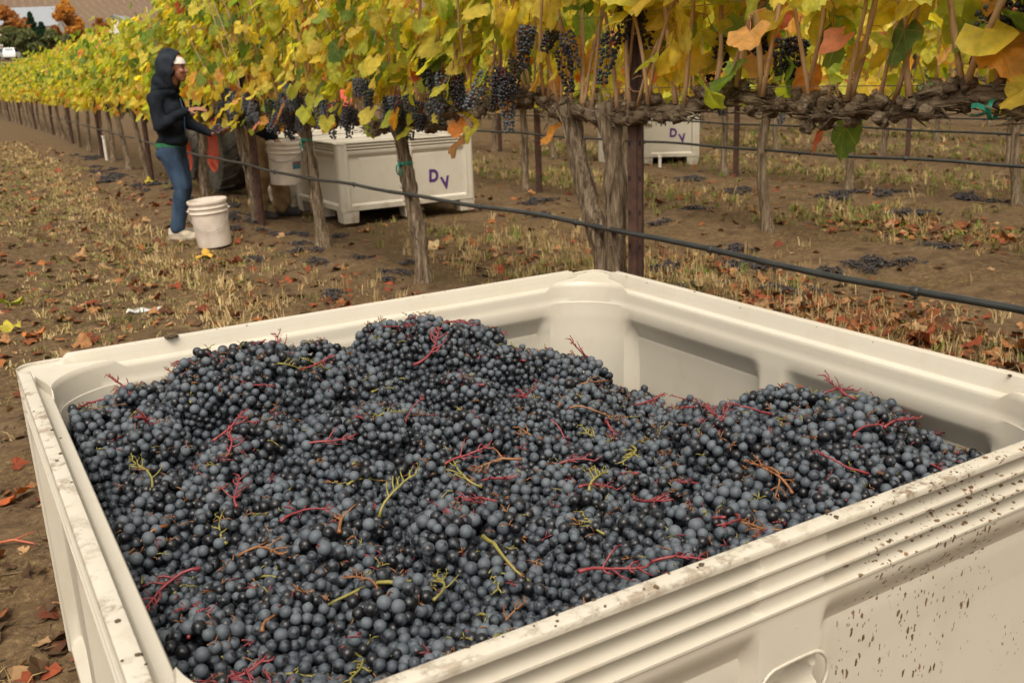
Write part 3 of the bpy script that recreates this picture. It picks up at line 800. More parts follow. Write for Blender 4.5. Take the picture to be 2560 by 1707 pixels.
for x, y, kd_, s_, hd, words in BARE:
    o = link("bare_stalk", random.choice(STALK[kd_]), None, (x, y, float(heap(x, y)[0]) + 0.017), (random.gauss(0, .3), random.uniform(-.13, 0.05), math.radians(hd)), s_ * 0.80)
    tag(o, words, "stalk", "bare grape stalks on the heap")

# ------------------------------------------------------------------ vine leaves
HALF = [(0.06, -0.05), (0.17, -0.24), (0.30, -0.30), (0.42, -0.23), (0.53, -0.15), (0.55, -0.02), (0.63, 0.10), (0.57, 0.23), (0.61, 0.38), (0.50, 0.46), (0.42, 0.52), (0.40, 0.66), (0.29, 0.74), (0.20, 0.87), (0.09, 0.90)]
OUT = [(x, y) for x, y in HALF] + [(0, 1.0)] + [(-x, y) for x, y in HALF[::-1]]
def leaf_geo(seed, curl=0.25, jag=0.022, simple_=False):
    r_ = random.Random(seed); out = OUT if not simple_ else [OUT[i] for i in (0, 2, 4, 6, 8, 10, 12, 15, 18, 20, 22, 24, 26, 28, 30)]
    fx, fy, tw = r_.uniform(-.25, .45) * curl * 3, r_.uniform(-.3, .6) * curl * 3, r_.uniform(-.3, .3) * curl * 3
    ph = r_.uniform(0, 6.28)
    def z(x, y):
        a = math.atan2(x, y + 1e-6); r = math.hypot(x, y)
        return -fx * x * x * 1.3 - fy * (y - 0.2) * abs(y - 0.2) * 0.7 + tw * x * y + curl * 0.28 * r * math.sin(5 * a + ph) + curl * 0.25 * abs(x) * 0.8
    o2 = []
    for i, (x, y) in enumerate(out):
        k = 1 + r_.gauss(0, jag) + (-0.022 if i % 2 == 0 else 0.022)
        sk = 1 + r_.gauss(0, jag * 0.5); o2.append((x * k * sk, y * k))
    n = len(o2); v = []; f = []
    for x, y in o2: v.append((x, y, z(x, y)))
    for x, y in o2: v.append((x * .5, y * .5 + 0.02, z(x * .5, y * .5 + .02)))
    v.append((0, 0.03, z(0, .03)))
    for i in range(n - 1):
        f.append((i, i + 1, n + i + 1, n + i)) if not simple_ else None
        f.append((n + i, n + i + 1, 2 * n)) if not simple_ else f.append((i, i + 1, 2 * n))
    return v, f
def leaf_mesh(seed, mat, curl, petiole=True):
    mb = MB(); v, f = leaf_geo(seed, curl); mb.add(v, f, 0)
    if petiole:
        r_ = random.Random(seed + 99); p = [(0, 0.04, 0.0), (r_.uniform(-.05, .05), -0.25, 0.05), (r_.uniform(-.15, .15), -0.55, 0.12), (r_.uniform(-.3, .3), -0.8, 0.05)]
        mb.tube(p, [0.016, 0.013, 0.013, 0.016], 4, 1, False)
    return mb.mesh("leaf", [mat, M["petiole"]])
LEAF = [leaf_mesh(k, M["leaf"], c) for k, c in enumerate((0.16, 0.26, 0.32, 0.4, 0.5, 0.6, 0.3, 0.45))]
DEAD = [leaf_mesh(40 + k, M["dead"], c) for k, c in enumerate((0.5, 0.7, 0.9, 0.6, 1.1, 0.4))]
SL = []
for k in range(5):
    v, f = leaf_geo(70 + k, 0.3, 0.05, True); SL.append((np.array(v), np.array(f)))

YEL, YGR, GRN, ORG, PNK, BRN, OLV = [(0.70, 0.55, 0.07), (0.78, 0.63, 0.11), (0.64, 0.46, 0.05)], [(0.48, 0.49, 0.06), (0.58, 0.54, 0.07), (0.40, 0.44, 0.06)], [(0.19, 0.29, 0.05), (0.25, 0.34, 0.06), (0.13, 0.21, 0.045)], [(0.70, 0.32, 0.06), (0.74, 0.40, 0.11), (0.62, 0.21, 0.04)], [(0.66, 0.24, 0.14), (0.62, 0.15, 0.09), (0.72, 0.40, 0.22)], [(0.28, 0.12, 0.04), (0.38, 0.18, 0.07)], [(0.46, 0.37, 0.045), (0.54, 0.44, 0.055)]
def leaf_col(w, r_=random):
    c = r_.choice(r_.choices((YEL, YGR, GRN, ORG, PNK, BRN, OLV), w)[0]); k = r_.uniform(0.82, 1.12)
    return (c[0] * k, c[1] * k * r_.uniform(.95, 1.05), c[2] * k)
def leaf_w(y, z):
    """mix of colours along the row (y) and up the canopy (z)"""
    low = sm(1.5, 1.1, z)
    if y < 4.4: w = [.42, .26, .12, .06 + .08 * low, .035 + .03 * low, .003 + .02 * low, .12]
    elif y < 8: w = [.32, .44, .14, .035 + .10 * low, .02 + .03 * low, .003 + .02 * low, .05]
    else:
        w = [.20 + .30 * low, .48 - .1 * low, .26 - .2 * low, .025 + .10 * low, .008, .003 + .02 * low, .05]
    return w
def leaf_rot(side, r_=random):
    """tip hangs down, blade faces sideways; side -1 = towards -X"""
    nrm_ = Vector((side * r_.uniform(0.55, 1.1), r_.gauss(0, .5), r_.gauss(0.55, .42))).normalized()
    tip = Vector((side * r_.uniform(-0.1, 0.35), r_.gauss(0, .45), -1.0 + r_.gauss(0, .25)))
    tip = (tip - nrm_ * tip.dot(nrm_)).normalized()
    return Matrix((tip.cross(nrm_), tip, nrm_)).transposed()

def foliage_mesh(name, seed, n, span, z0, z1, yref, thick=0.17, size=(0.085, 0.13)):
    r_ = random.Random(seed); VV, FF, CC, MI = [], [], [], []; off = 0
    ph = r_.uniform(0, 6)
    for k in range(n):
        y = r_.uniform(-span, span)
        top = z1 + 0.12 * math.sin(y * 3.1 + ph) + 0.08 * math.sin(y * 7.3 + ph * 2)
        q = r_.random()
        z = z0 + (top - z0) * (q ** 0.9)
        if r_.random() < 0.05: z = z0 - r_.random() * 0.16
        if r_.random() < 0.03: z = top + r_.random() * 0.22
        side = r_.choice((-1, 1)); x = side * abs(r_.gauss(thick * 0.55, thick * 0.5)) * (0.6 if z > top - 0.1 else 1)
        v, f = SL[r_.randrange(5)]; s_ = r_.uniform(*size)
        R = np.array(leaf_rot(side, r_)); VV.append((v * s_) @ R.T + (x, y, z)); FF.append(f + off); off += len(v)
        CC.append(np.tile(leaf_col(leaf_w(yref, z), r_), (len(v), 1)))
    return np_mesh(name, np.concatenate(VV), np.concatenate(FF), M["foliage"], np.concatenate(CC))

# ------------------------------------------------------------------ vines
def bark_rf(seed, amp=0.13):
    r_ = random.Random(seed); ph = [r_.uniform(0, 6.28) for _ in range(6)]
    def rf(a, i, p):
        return 1 + amp * (0.55 * math.sin(3 * a + ph[0] + i * 0.11) + 0.5 * math.sin(5 * a + ph[1] - i * 0.16) + 0.35 * math.sin(8 * a + ph[2] + i * 0.23)) + amp * 0.8 * mnoise.noise(Vector((math.cos(a) * 1.5, math.sin(a) * 1.5, i * 0.35 + ph[3])))
    return rf
def trunk_path(seed, h, lean=(0, 0), wig=0.035, n=26):
    r_ = random.Random(seed); a, b, c_, d = [r_.uniform(0, 6.28) for _ in range(4)]; P = []
    for k in range(n + 1):
        t = k / n
        P.append(Vector((lean[0] * t + wig * (math.sin(3.3 * t + a) - math.sin(a)) * 0.9, lean[1] * t + wig * (math.sin(4.1 * t + b) - math.sin(b)) + wig * .4 * math.sin(9 * t + c_) * t, -0.06 + (h + 0.06) * t)))
    return P
def trunk_rad(n, r0, r1, seed):
    r_ = random.Random(seed); out = []
    for k in range(n + 1):
        t = k / n
        r = r0 + (r1 - r0) * t + r0 * 0.55 * math.exp(-t * 14) + r0 * .35 * math.exp(-((1 - t) / 0.10) ** 2)
        out.append(r * (1 + 0.10 * math.sin(t * 21 + r_.uniform(-.4, .4)) + r_.gauss(0, .03)))
    return out
def strips(mb, path, rad_, seed, n=14, w=0.006):
    """loose strips of bark running up the trunk"""
    r_ = random.Random(seed)
    for k in range(n):
        i0 = r_.randrange(0, len(path) - 7); L = r_.randint(5, min(13, len(path) - 1 - i0)); a = r_.uniform(0, 6.28); tw = r_.gauss(0, .12)
        pts = []
        for j in range(L + 1):
            q = path[i0 + j]; r = rad_[i0 + j] * (1.06 + 0.10 * r_.random()) + (0.02 if j in (0, L) and r_.random() < .4 else 0)
            pts.append(q + Vector((math.cos(a + tw * j), math.sin(a + tw * j), 0)) * r)
        mb.tube(pts, [w * r_.uniform(.5, 1.1) * (0.35 if j in (0, L) else 1) for j in range(L + 1)], 5)

def cluster_mesh(seed, L=0.15, R0=0.043, sub1=True):
    r_ = random.Random(seed); P = []; mb = MB()
    tries = 0
    while len(P) < 78 and tries < 1600:
        tries += 1
        t = r_.random(); rr = R0 * (1 - 0.55 * t) * (0.75 + 0.25 * math.sin(min(1, t * 5) * PI / 2)); a = r_.uniform(0, 6.28)
        p = Vector((math.cos(a) * rr * r_.uniform(.75, 1), math.sin(a) * rr * r_.uniform(.75, 1), -0.02 - t * L))
        if all((p - q).length > 0.0118 for q in P): P.append(p)
    v0, f0 = (ico1_v, ico1_f)
    for p in P:
        r = r_.uniform(0.0072, 0.0086); mb.add(v0 * r + np.array(p), f0, 0)
    mb.tube([(0, 0, 0.05), (0.004, 0, 0.0), (0, 0, -L * .8)], [0.0022, 0.002, 0.0012], 5, 1)
    for p in P[::3]: mb.tube([(0, 0, p.z + 0.015), tuple(p)], [0.0011, 0.0009], 4, 1)
    return mb.mesh("grape_cluster", [M["berry"], M["stem_red"]])
CLU = [cluster_mesh(200 + k, L) for k, L in enumerate((0.13, 0.17, 0.11, 0.20))]

def cordon_h(y): return 1.165 - 0.15 * sm(3.6, 6.5, y)

def cordon_mesh(seed, h_at, span, x0, thick=0.026, detail=True):
    r_ = random.Random(seed); mb = MB(); spurs = []
    for sg in (-1, 1):
        n = 16; P = []
        a, b = r_.uniform(0, 6), r_.uniform(0, 6)
        for k in range(n + 1):
            t = k / n; y = sg * span * t
            P.append(Vector((x0 + 0.025 * math.sin(5 * t + a), y, h_at(y) - 0.05 * math.exp(-t * 6) + (0.028 if detail < 2 else 0.034) * math.sin(7 * t + b) + (0 if detail < 2 else 0.016 * math.sin(17 * t + a)) - 0.03 * math.sin(PI * t))))
        mb.tube(P, [thick * (1.25 - 0.45 * k / n) * (1 + r_.gauss(0, .09 if detail < 2 else .17)) for k in range(n + 1)], 12 if detail else 7, 0, True, bark_rf(seed + sg, 0.2))
        ks = range(1, n + 1, 2)
        for k in ks:
            p = P[k]
            if detail:
                for q in range(r_.randint(4, 7) if detail == 1 else r_.randint(9, 14)):     # gnarled spur knots
                    c = p + Vector((r_.gauss(0, .018), r_.gauss(0, .034), r_.uniform(-0.030, .046))); rr = r_.uniform(0.011, 0.023) * (1.0 if detail == 1 else 1.15)
                    o = [v * rr * (1 + 0.6 * mnoise.noise(Vector(v) * 2.1 + c * 30)) for v in ico_v]
                    mb.add([Vector(v) + c for v in o], ico_f)
                if detail > 1:
                    for q in range(20):
                        s0 = p + Vector((r_.gauss(-.008, .022), r_.gauss(0, .07), r_.gauss(0.0, .020))); d = Vector((r_.gauss(0, .25), r_.choice((-1, 1)), r_.gauss(0, .25))).normalized()
                        mb.tube([s0, s0 + d * .03 + Vector((0, 0, r_.gauss(0, .006))), s0 + d * .07 + Vector((0, 0, r_.gauss(-0.004, .008)))], [0.0022, 0.0040, 0.0012], 4)
            spurs.append(p + Vector((0, 0, .03)))
    return mb, spurs

def cane_geo(mb, p, top, r_, lean=0.0, rad_=0.0055):
    n = 12; P = []; a, b = r_.uniform(0, 6), r_.uniform(0, 6); lx, ly = r_.gauss(-0.02, .09), lean + r_.gauss(0, .16)
    for k in range(n + 1):
        t = k / n
        P.append(p + Vector((lx * t + 0.012 * math.sin(6 * t + a), ly * t + 0.018 * math.sin(5 * t + b), (top - p.z) * t)))
    mb.tube(P, [rad_ * (1.25 - 0.6 * k / n) * (1.0 if k % 2 else 1.28) for k in range(n + 1)], 7)
    for k in range(1, n, 1):
        if r_.random() < .5:                              # short stubs and tendrils at the nodes
            d = Vector((r_.gauss(-.3, .6), r_.gauss(0, 1), r_.gauss(.2, .4))).normalized() * r_.uniform(0.015, 0.06)
            mb.tube([P[k], P[k] + d * .6, P[k] + d + Vector((0, 0, r_.gauss(0, .01)))], [0.0022, 0.0016, 0.001], 4)

def tie_mesh(r):
    mb = MB(); v = []; 
    mb.lathe([(r, -0.012), (r + .0015, -0.004), (r + .0015, 0.006), (r, 0.012)], 14)
    for s_ in (-1, 1):
        p = [Vector((-r, 0, 0)), Vector((-r - .02, s_ * .012, -.015)), Vector((-r - .012, s_ * .025, -.055)), Vector((-r - 0.004, s_ * .02, -.085))]
        for i in range(3):
            a, b = p[i], p[i + 1]; w = Vector((0.003, 0.008 * s_ + .004, 0))
            mb.add([a - w, a + w, b + w, b - w], [(0, 1, 2, 3)])
    return mb.mesh("tie", M["tape"])
TIE = tie_mesh(0.052)

NEARV = [(-0.7, None), (1.22, None), (3.40, None), (5.42, None), (7.24, None), (9.02, None), (10.95, None)]
VLAB = ["gnarled vine with golden leaves, rooted beside the bin's near end", "gnarled vine with golden leaves, second from the rusty post on the bin's far side",
        "old vine with two crossing trunks beside the rusty post behind the near bin", "vine with a thick straight trunk in front of the stencilled bin, hung with dark bunches",
        "vine with a leaning trunk between the white carried bucket and the stencilled bin", "vine bound against the steel post by the man in tan trousers",
        "vine right behind the woman in the navy hoodie, before the red wheel rim"]
VLAB[0] = "golden leaved vine rooted nearest the camera, past the muddy bin's right end"
VLAB[1] = "golden leaved vine with bark covered arm and green tape, right of the two trunk vine"
def near_vine(i, y0):
    r_ = random.Random(500 + i); x0 = float(row_x(0, y0)); g0 = gz(x0, y0); h = cordon_h(y0) - g0
    root = empty("grapevine", (x0, y0, g0)); tag(root, VLAB[i], "vine", "vines of the nearest row")
    mb = MB(); 
    lean = {2: (0.0, 0.04), 3: (0, 0.06), 4: (0.02, 0.14), 5: (0.0, 0.05), 6: (0, -.05)}.get(i, (0, .03))
    P = trunk_path(600 + i, h - 0.02, lean, 0.022 if i == 2 else 0.03, 40); R_ = trunk_rad(40, 0.046 if i == 2 else 0.043, 0.038, 7 + i)
    if i == 2: P = [p + Vector((0.014, -0.026, 0)) * min(1, 0.35 + p.z) for p in P]
    mb.tube(P, R_, 28, 0, True, bark_rf(700 + i, 0.15)); strips(mb, P, R_, i, 34, 0.0045)
    link("trunk", mb.mesh("trunk", M["bark"]), root)
    if i == 2:
        mb = MB(); P2 = []
        for k in range(31):
            t = k / 30; P2.append(Vector((-0.015 + 0.01 * math.sin(6 * t), 0.03 + 0.10 * t + 0.32 * max(0, t - 0.42) ** 1.0 * 0.8 + 0.015 * math.sin(8 * t + 1), 0.0 + (h - 0.03) * t)))
        R2 = [0.043 * (1 - .12 * k / 30) * (1.35 if k > 28 else 1) * (1.22 if abs(k - 16) < 2 else 1) for k in range(31)]
        mb.tube(P2, R2, 24, 0, True, bark_rf(777, 0.16)); strips(mb, P2, R2, 77, 16, 0.005)
        link("trunk", mb.mesh("trunk", M["bark"]), root)
    span = 0.93 if i > 2 else 1.1
    mb, spurs = cordon_mesh(800 + i, lambda y: cordon_h(y0 + y) - g0, span, 0.0, 0.024 if i < 4 else 0.024, 2 if i < 4 else 1)
    link("cordon", mb.mesh("cordon", M["bark_h"]), root)
    for s_ in spurs:
        for q in range(1 if r_.random() < .3 else 2):
            mb = MB(); cane_geo(mb, s_ + Vector((-0.02, r_.gauss(0, .03), 0)), r_.uniform(1.75, 2.15), r_, r_.gauss(0, .12), r_.uniform(.0042, .0068) if i > 2 else r_.uniform(.0046, .0078))
            link("cane", mb.mesh("cane", M["cane"]), root)
    # leaves that can be told apart, on the side towards the picking alley
    nleaf = {0: 110, 1: 165, 2: 230, 3: 280, 4: 290, 5: 290, 6: 280}[i]
    zt = {0: 1.62, 1: 1.68, 2: 1.80, 3: 1.95, 4: 2.10, 5: 2.15, 6: 2.2}[i]
    lo = {0: 1.22, 1: 1.24, 2: 1.22, 3: 1.14, 4: 1.12, 5: 1.08, 6: 1.04}[i]
    for k in range(nleaf):
        y = r_.uniform(-.95, .95) if i > 2 else r_.uniform(-1.1, 1.1); q = r_.random()
        z = lo + (zt - lo) * (q ** 0.8)
        if r_.random() < (.07 if i > 2 else .11) and not 2.8 < y0 + y < 3.3: z = lo - r_.random() * 0.22
        if i <= 2 and z < 1.42 and r_.random() < 0.35: z += 0.3
        side = -1 if r_.random() < .8 else 1
        x = -abs(r_.gauss(0.10, .075)) if side < 0 else r_.uniform(-.05, .2)
        if i <= 2 and z < 1.5 and r_.random() < 0.72: x = r_.uniform(-0.01, .16)
        o = bpy.data.objects.new("leaf", LEAF[r_.randrange(len(LEAF))]); COL.objects.link(o); o.parent = root
        o.color = (*leaf_col(leaf_w(y0 + y, z), r_), 1)
        mm = leaf_rot(side, r_).to_4x4(); o.rotation_euler = mm.to_euler(); s_ = r_.uniform(.072, .125) if i > 2 else r_.uniform(.075, .145)
        o.scale = (s_,) * 3; o.location = (x, y, z - g0 + 0.3 * s_)
    fo = foliage_mesh("foliage", 900 + i, 200 if i < 4 else 270, 0.97, lo + 0.10, 2.25, y0, 0.16, (.08, .13)); fo.transform(Matrix.Translation((0.07, 0, -g0)))
    tag(link("foliage", fo, root), kind="stuff")
    # bunches still hanging
    spots = {1: [(.14, .08, .3), (.10, -.35, .18), (.12, .55, .24), (.1, .35, .2)], 2: [(-.10, .52, .20), (-.06, -.10, .30), (-.08, .30, .24), (.1, -.6, .2), (.1, -.75, .16), (-.09, .72, .06), (-.07, .85, .10)],
             3: [(-.1, -.78, .10), (-.12, -.60, .12), (-.08, -.42, .04), (-.1, -.25, 0.0), (-.13, -.12, .03), (-.1, -.02, .10), (-.07, .10, .04), (-.1, .42, .20), (-.09, .75, .02), (-.1, -.50, 0.22), (-.06, .38, .30)],
             4: [(-.1, -.1, .05), (-.12, .02, .12), (-.1, .15, .02), (-.08, -.25, .1), (-.1, -.75, 0.05), (-.1, .32, .12), (-.12, -.5, .08), (-.1, .55, .0), (-.12, .1, .2), (-.1, .24, -.02)],
             5: [(-.1, .1, .05), (-.12, -.15, .08), (-.1, -.3, 0), (-.08, .3, .12), (-.12, .02, .15), (-.1, .5, .05), (-.1, -.6, .1), (-.1, -.45, .04), (-.12, -.75, .02)], 6: [(-.1, -.5, .05), (-.1, -.7, .1), (-.12, -.82, .0), (-.1, .2, .1)]}.get(i, [])
    for x, y, dz in spots:
        for rep in range(3):
            o = link("grape_cluster", r_.choice(CLU), root, (x + r_.gauss(0, .025), y + r_.gauss(0, .07), cordon_h(y0 + y) - g0 + dz + 0.055 + r_.gauss(0.01, .04)), (r_.gauss(0, .2), r_.gauss(0, .2), r_.uniform(0, 6.28)), r_.uniform(.85, 1.12))
    if i in (1, 3, 4): link("tie", TIE, root, tuple(P[34 if i == 4 else 30]), (0, 0, 0.3), 0.85)
    if i == 1:
        for yy in (0.05, 0.42): link("tie", TIE, root, (-0.01, yy, cordon_h(y0) - g0 - 0.02), (PI / 2, 0, 0.2), 0.55)
for i, (y0, _) in enumerate(NEARV): near_vine(i, y0)

# farther vines share their meshes
def far_kit(seed, yref, z1, n, lo=1.08, h=1.0):
    mbt = MB(); P = trunk_path(seed, h, (random.gauss(0, .03), random.gauss(0, .10)), 0.035, 18); R_ = trunk_rad(18, 0.04, 0.034, seed); mbt.tube(P, R_, 12, 0, True, bark_rf(seed, .14)); 
    mbc, sp = cordon_mesh(seed, lambda y: h, 0.93, 0, 0.026, 1 if yref < 15 else 0)
    r_ = random.Random(seed)
    mbn = MB()
    for s_ in sp: cane_geo(mbn, s_, z1 - .15, r_)
    return (mbt.mesh("trunk", M["bark"]), mbc.mesh("cordon", M["bark_h"]), mbn.mesh("canes", M["cane"]), foliage_mesh("foliage", seed, n, 0.97, lo, z1, yref, 0.18))
KIT_A = [far_kit(1000 + k, 14, 2.0, 560) for k in range(4)]
KIT_B = [far_kit(1100 + k, 6, 2.1, 330, 1.12) for k in range(4)]
KIT_C = [far_kit(1200 + k, 30, 2.1, 420) for k in range(3)]
def far_vine(kit, x, y, label, group, clusters=0):
    r_ = random.Random(int(y * 100) + int(x * 10))
    root = empty("grapevine", (x, y, gz(x, y) - 0.0)); tag(root, label, "vine", group)
    fl = r_.choice((0, PI)); root.rotation_euler.z = fl
    link("trunk", kit[0], root); link("cordon", kit[1], root); tag(link("foliage", kit[3], root), kind="stuff")
    tag(link("canes", kit[2], root), kind="stuff")
    for k in range(clusters):
        link("grape_cluster", r_.choice(CLU), root, (r_.gauss(0, .1), r_.uniform(-.8, .8), 1.0 + r_.gauss(.05, .08)), (0, 0, r_.uniform(0, 6)), 1.1)
    return root
ORDW = "first second third fourth fifth sixth seventh eighth ninth tenth eleventh twelfth thirteenth fourteenth fifteenth sixteenth seventeenth eighteenth nineteenth twentieth".split(); ORDW += ["twenty " + q for q in ORDW[:9]] + ["thirtieth"]
y = 12.8; k = 0
while y < 60:
    x = float(row_x(0, y))
    far_vine(KIT_A[k % 4] if y < 32 else KIT_C[k % 3], x, y, f"yellow green vine of the nearest row, {ORDW[k]} past the person in the hoodie", "vines of the nearest row", 2 if y < 20 else 0)
    y += 1.83; k += 1
ORD = ["", "second", "third", "fourth", "fifth", "sixth", "seventh"]
SEEN = {1: "passing behind the stencilled bin", 2: "just before the far bin", 3: "right behind the far bin", 4: "beyond the far bin", 5: "deep beyond the far bin", 6: "at the back"}
for ri in range(1, 7):
    off = {1: 5.35, 2: 6.62, 3: 6.65, 4: 6.0, 5: 6.9, 6: 6.3}[ri] - 1.8 * 4
    for k in range(-1, 18 if ri < 5 else 20):
        y = off + 1.8 * k
        if y < -1.0 or (ri == 1 and abs(y - 3.55) < .3): continue
        if ri == 3 and y < 0.5: continue
        if ri == 2 and abs(y - 10.2) < 0.5: pass
        far_vine(KIT_B[(k + ri) % 4] if ri < 4 else KIT_C[(k + ri) % 3], ROWS[ri], y, f"{ORDW[k + 1]} vine of the {ORD[ri]} row from its near end, {SEEN[ri]}", f"vines of the {ORD[ri]} row", 2 if ri < 3 else 0)

# ------------------------------------------------------------------ posts, wires, drip hoses
def post_mesh(hole=True):
    mb = MB(); w, d, t = 0.030, 0.036, 0.005
    mb.box(-w, w, -d / 2, -d / 2 + t, -0.1, 2.05); mb.box(-w, -w + t, -d / 2 + t + .0005, d / 2, -0.1, 2.05); mb.box(w - t, w, -d / 2 + t + .0005, d / 2, -0.1, 2.05)
    mb.box(-0.011, 0.011, -d / 2 - 0.007, -d / 2 - .0005, -0.1, 2.05)
    return mb.mesh("steel_post", M["rust"], False)
POST = post_mesh()
def hole_mesh():
    mb = MB(); mb.box(-0.0045, 0.0045, -0.0008, 0.0008, -0.010, 0.010); return mb.mesh("hole", M["hole"], False)
HOLE = hole_mesh()
def post(x, y, label, group, lean=0.0, holes=False, rz=-0.95):
    root = empty("trellis_post", (x, y, gz(x, y)), rz); root.rotation_euler = (0, lean, rz); tag(root, label, "post", group)
    link("steel_post", POST, root)
    if holes:
        for k in range(13):
            for sx_ in (-1, 1): link("hole", HOLE, root, (sx_ * 0.0225, -0.0189, 0.12 + 0.145 * k))
for k, y in enumerate((-2.2, 3.24, 8.86, 14.3, 19.8, 25.3, 30.8, 36.3, 41.8, 47.3)):
    x = float(row_x(0, y)) - (-0.005 if k == 1 else 0.0)
    lab = {1: "rusty steel post with punched holes beside the two trunk vine", 2: "rusty steel post bound to the vine by the man in tan trousers", 3: "dark steel post just left of the woman in the navy hoodie"}.get(k, "dark steel post farther down the nearest row" if k > 3 else "rusty steel post of the nearest row past the bin's near end")
    if k == 0: continue
    post(x, y, lab, "steel posts of the nearest row", 0, k < 3)
for ri in range(1, 6):
    for k, y in enumerate({1: (8.85, 14.4, 3.1), 2: (8.35, 13.8, 2.9), 3: (8.0, 13.5, 2.6), 4: (6.2, 11.6), 5: (7.2, 12.8)}[ri]):
        post(ROWS[ri] + 0.10 - 0.16 * (ri == 3), y, f"dark steel post in the {ORD[ri]} row from the near bin, {('its middle', 'its far', 'its near')[k]} one", f"steel posts of the {ORD[ri]} row", 0, False)

def hose(ri, ys, zf, label):
    root = empty("drip_hose", (ROWS[ri], ys[0], 0)); tag(root, label, "drip hose", "black drip hoses along the rows")
    n = int((ys[1] - ys[0]) / 0.3); P = []
    for k in range(n + 1):
        y = ys[0] + (ys[1] - ys[0]) * k / n
        P.append(Vector(((float(row_x(ri, y)) - 0.055 if ri == 0 else ROWS[ri] - 0.05) - ROWS[ri], y - ys[0], zf(y) + 0.006 * math.sin(y * 2.2) + 0.004 * math.sin(y * 5.1))))
    MB().tube(P, 0.0115 if ri == 0 else 0.0105, 10).build("hose", M["hose"], root)
    e = MB(); e.tube([(0, -.014, 0), (0, -.011, 0), (0, .011, 0), (0, .014, 0)], [0.012, 0.0155, 0.0155, 0.012], 10); e.tube([(0, 0, -.012), (0, 0, -.024)], 0.004, 6)
    em = e.mesh("emitter", M["hose"])
    for k in range(2, n, 3):
        if ys[0] + 0.3 * k > 22: break
        link("emitter", em, root, tuple(P[k]))
hose(0, (-1.5, 58), lambda y: 0.615 - 0.065 * sm(3.5, 8, y), "black drip hose strung along the nearest row, in front of the stencilled bin")
hose(1, (-1, 34), lambda y: 0.64, "black drip hose along the second row, crossing low before the far bin")
hose(2, (-1, 34), lambda y: 0.62, "black drip hose along the third row, crossing high before the far bin")
hose(3, (1, 34), lambda y: 0.54, "black drip hose along the fourth row, behind the far bin")
hose(4, (1, 34), lambda y: 0.55, "black drip hose along the fifth row, thin and far back")
for ri in range(0, 4):
    for z, words in ((None, "cordon"), (1.50, "lower foliage"), (1.85, "upper foliage")):
        y1 = 58 if ri == 0 else 34; P = []
        for k in range(31):
            y = -1.5 + (y1 + 1.5) * (k / 30) ** 1.6
            P.append((float(row_x(ri, y)) + (0.0 if z is None else -0.03), y, (cordon_h(y) + 0.045 if ri == 0 else 1.06) if z is None else z))
        o = MB().tube(P, 0.0016, 5).build("trellis_wire", M["wire"]); tag(o, f"thin {words} wire of the {('nearest' if ri == 0 else ORD[ri])} row", "wire", "trellis wires")
# ------------------------------------------------------------------ soft bodies: union of rounded pieces, remeshed into one skin
def capsule(mb, p0, p1, r0, r1, n=14):
    p0, p1 = Vector(p0), Vector(p1); d = (p1 - p0)
    if d.length < 1e-6: d = Vector((0, 0, 1e-3))
    d = d.normalized(); P, R_ = [], []
    for k in range(5):
        a = PI / 2 * (1 - k / 4.0); P.append(p0 - d * r0 * math.sin(a)); R_.append(max(r0 * math.cos(a), r0 * 0.02))
    for k in range(5):
        a = PI / 2 * (k / 4.0); P.append(p1 + d * r1 * math.sin(a)); R_.append(max(r1 * math.cos(a), r1 * 0.02))
    mb.tube(P, R_, n)
def ellip(mb, c, r, rot=(0, 0, 0)):
    R3 = Euler(rot).to_matrix()
    bm = bmesh.new(); bmesh.ops.create_uvsphere(bm, u_segments=20, v_segments=12, radius=1)
    mb.add([R3 @ Vector((v.co.x * r[0], v.co.y * r[1], v.co.z * r[2])) + Vector(c) for v in bm.verts], [tuple(v.index for v in f.verts) for f in bm.faces]); bm.free()
def blob(name, prims, voxel, mat, smooth=4, parent=None, wrinkle=0.0, wscale=12, seed=0):
    mb = MB()
    for p in prims:
        if p[0] == 'c': capsule(mb, *p[1:])
        else: ellip(mb, *p[1:])
    me = mb.mesh("tmp", mat); o = bpy.data.objects.new("tmp", me); COL.objects.link(o)
    r = o.modifiers.new("r", 'REMESH'); r.mode = 'VOXEL'; r.voxel_size = voxel; r.use_smooth_shade = True
    if smooth:
        s_ = o.modifiers.new("s", 'SMOOTH'); s_.iterations = smooth; s_.factor = 0.5
    dg = bpy.context.evaluated_depsgraph_get(); dg.update()
    out = bpy.data.meshes.new_from_object(o.evaluated_get(dg)); bpy.data.objects.remove(o)
    out.name = name
    if wrinkle:
        out.update(); no = np.zeros(len(out.vertices) * 3, dtype=np.float32); out.vertices.foreach_get("normal", no); co = np.zeros_like(no); out.vertices.foreach_get("co", co)
        no = no.reshape(-1, 3); co = co.reshape(-1, 3)
        q = co * wscale
        w = np.sin(q[:, 2] * 1.6 + 2.2 * np.sin(q[:, 0] * 0.8 + seed) + 1.6 * np.sin(q[:, 1] * 0.9)) + 0.6 * np.sin(q[:, 2] * 3.7 + q[:, 0] * 2 + 2 * np.sin(q[:, 1] * 1.4 + seed))
        co += no * (w * wrinkle)[:, None]; out.vertices.foreach_set("co", co.ravel()); out.update()
    out.materials.clear(); out.materials.append(mat)
    out.polygons.foreach_set("use_smooth", [True] * len(out.polygons))
    return link(name, out, parent)

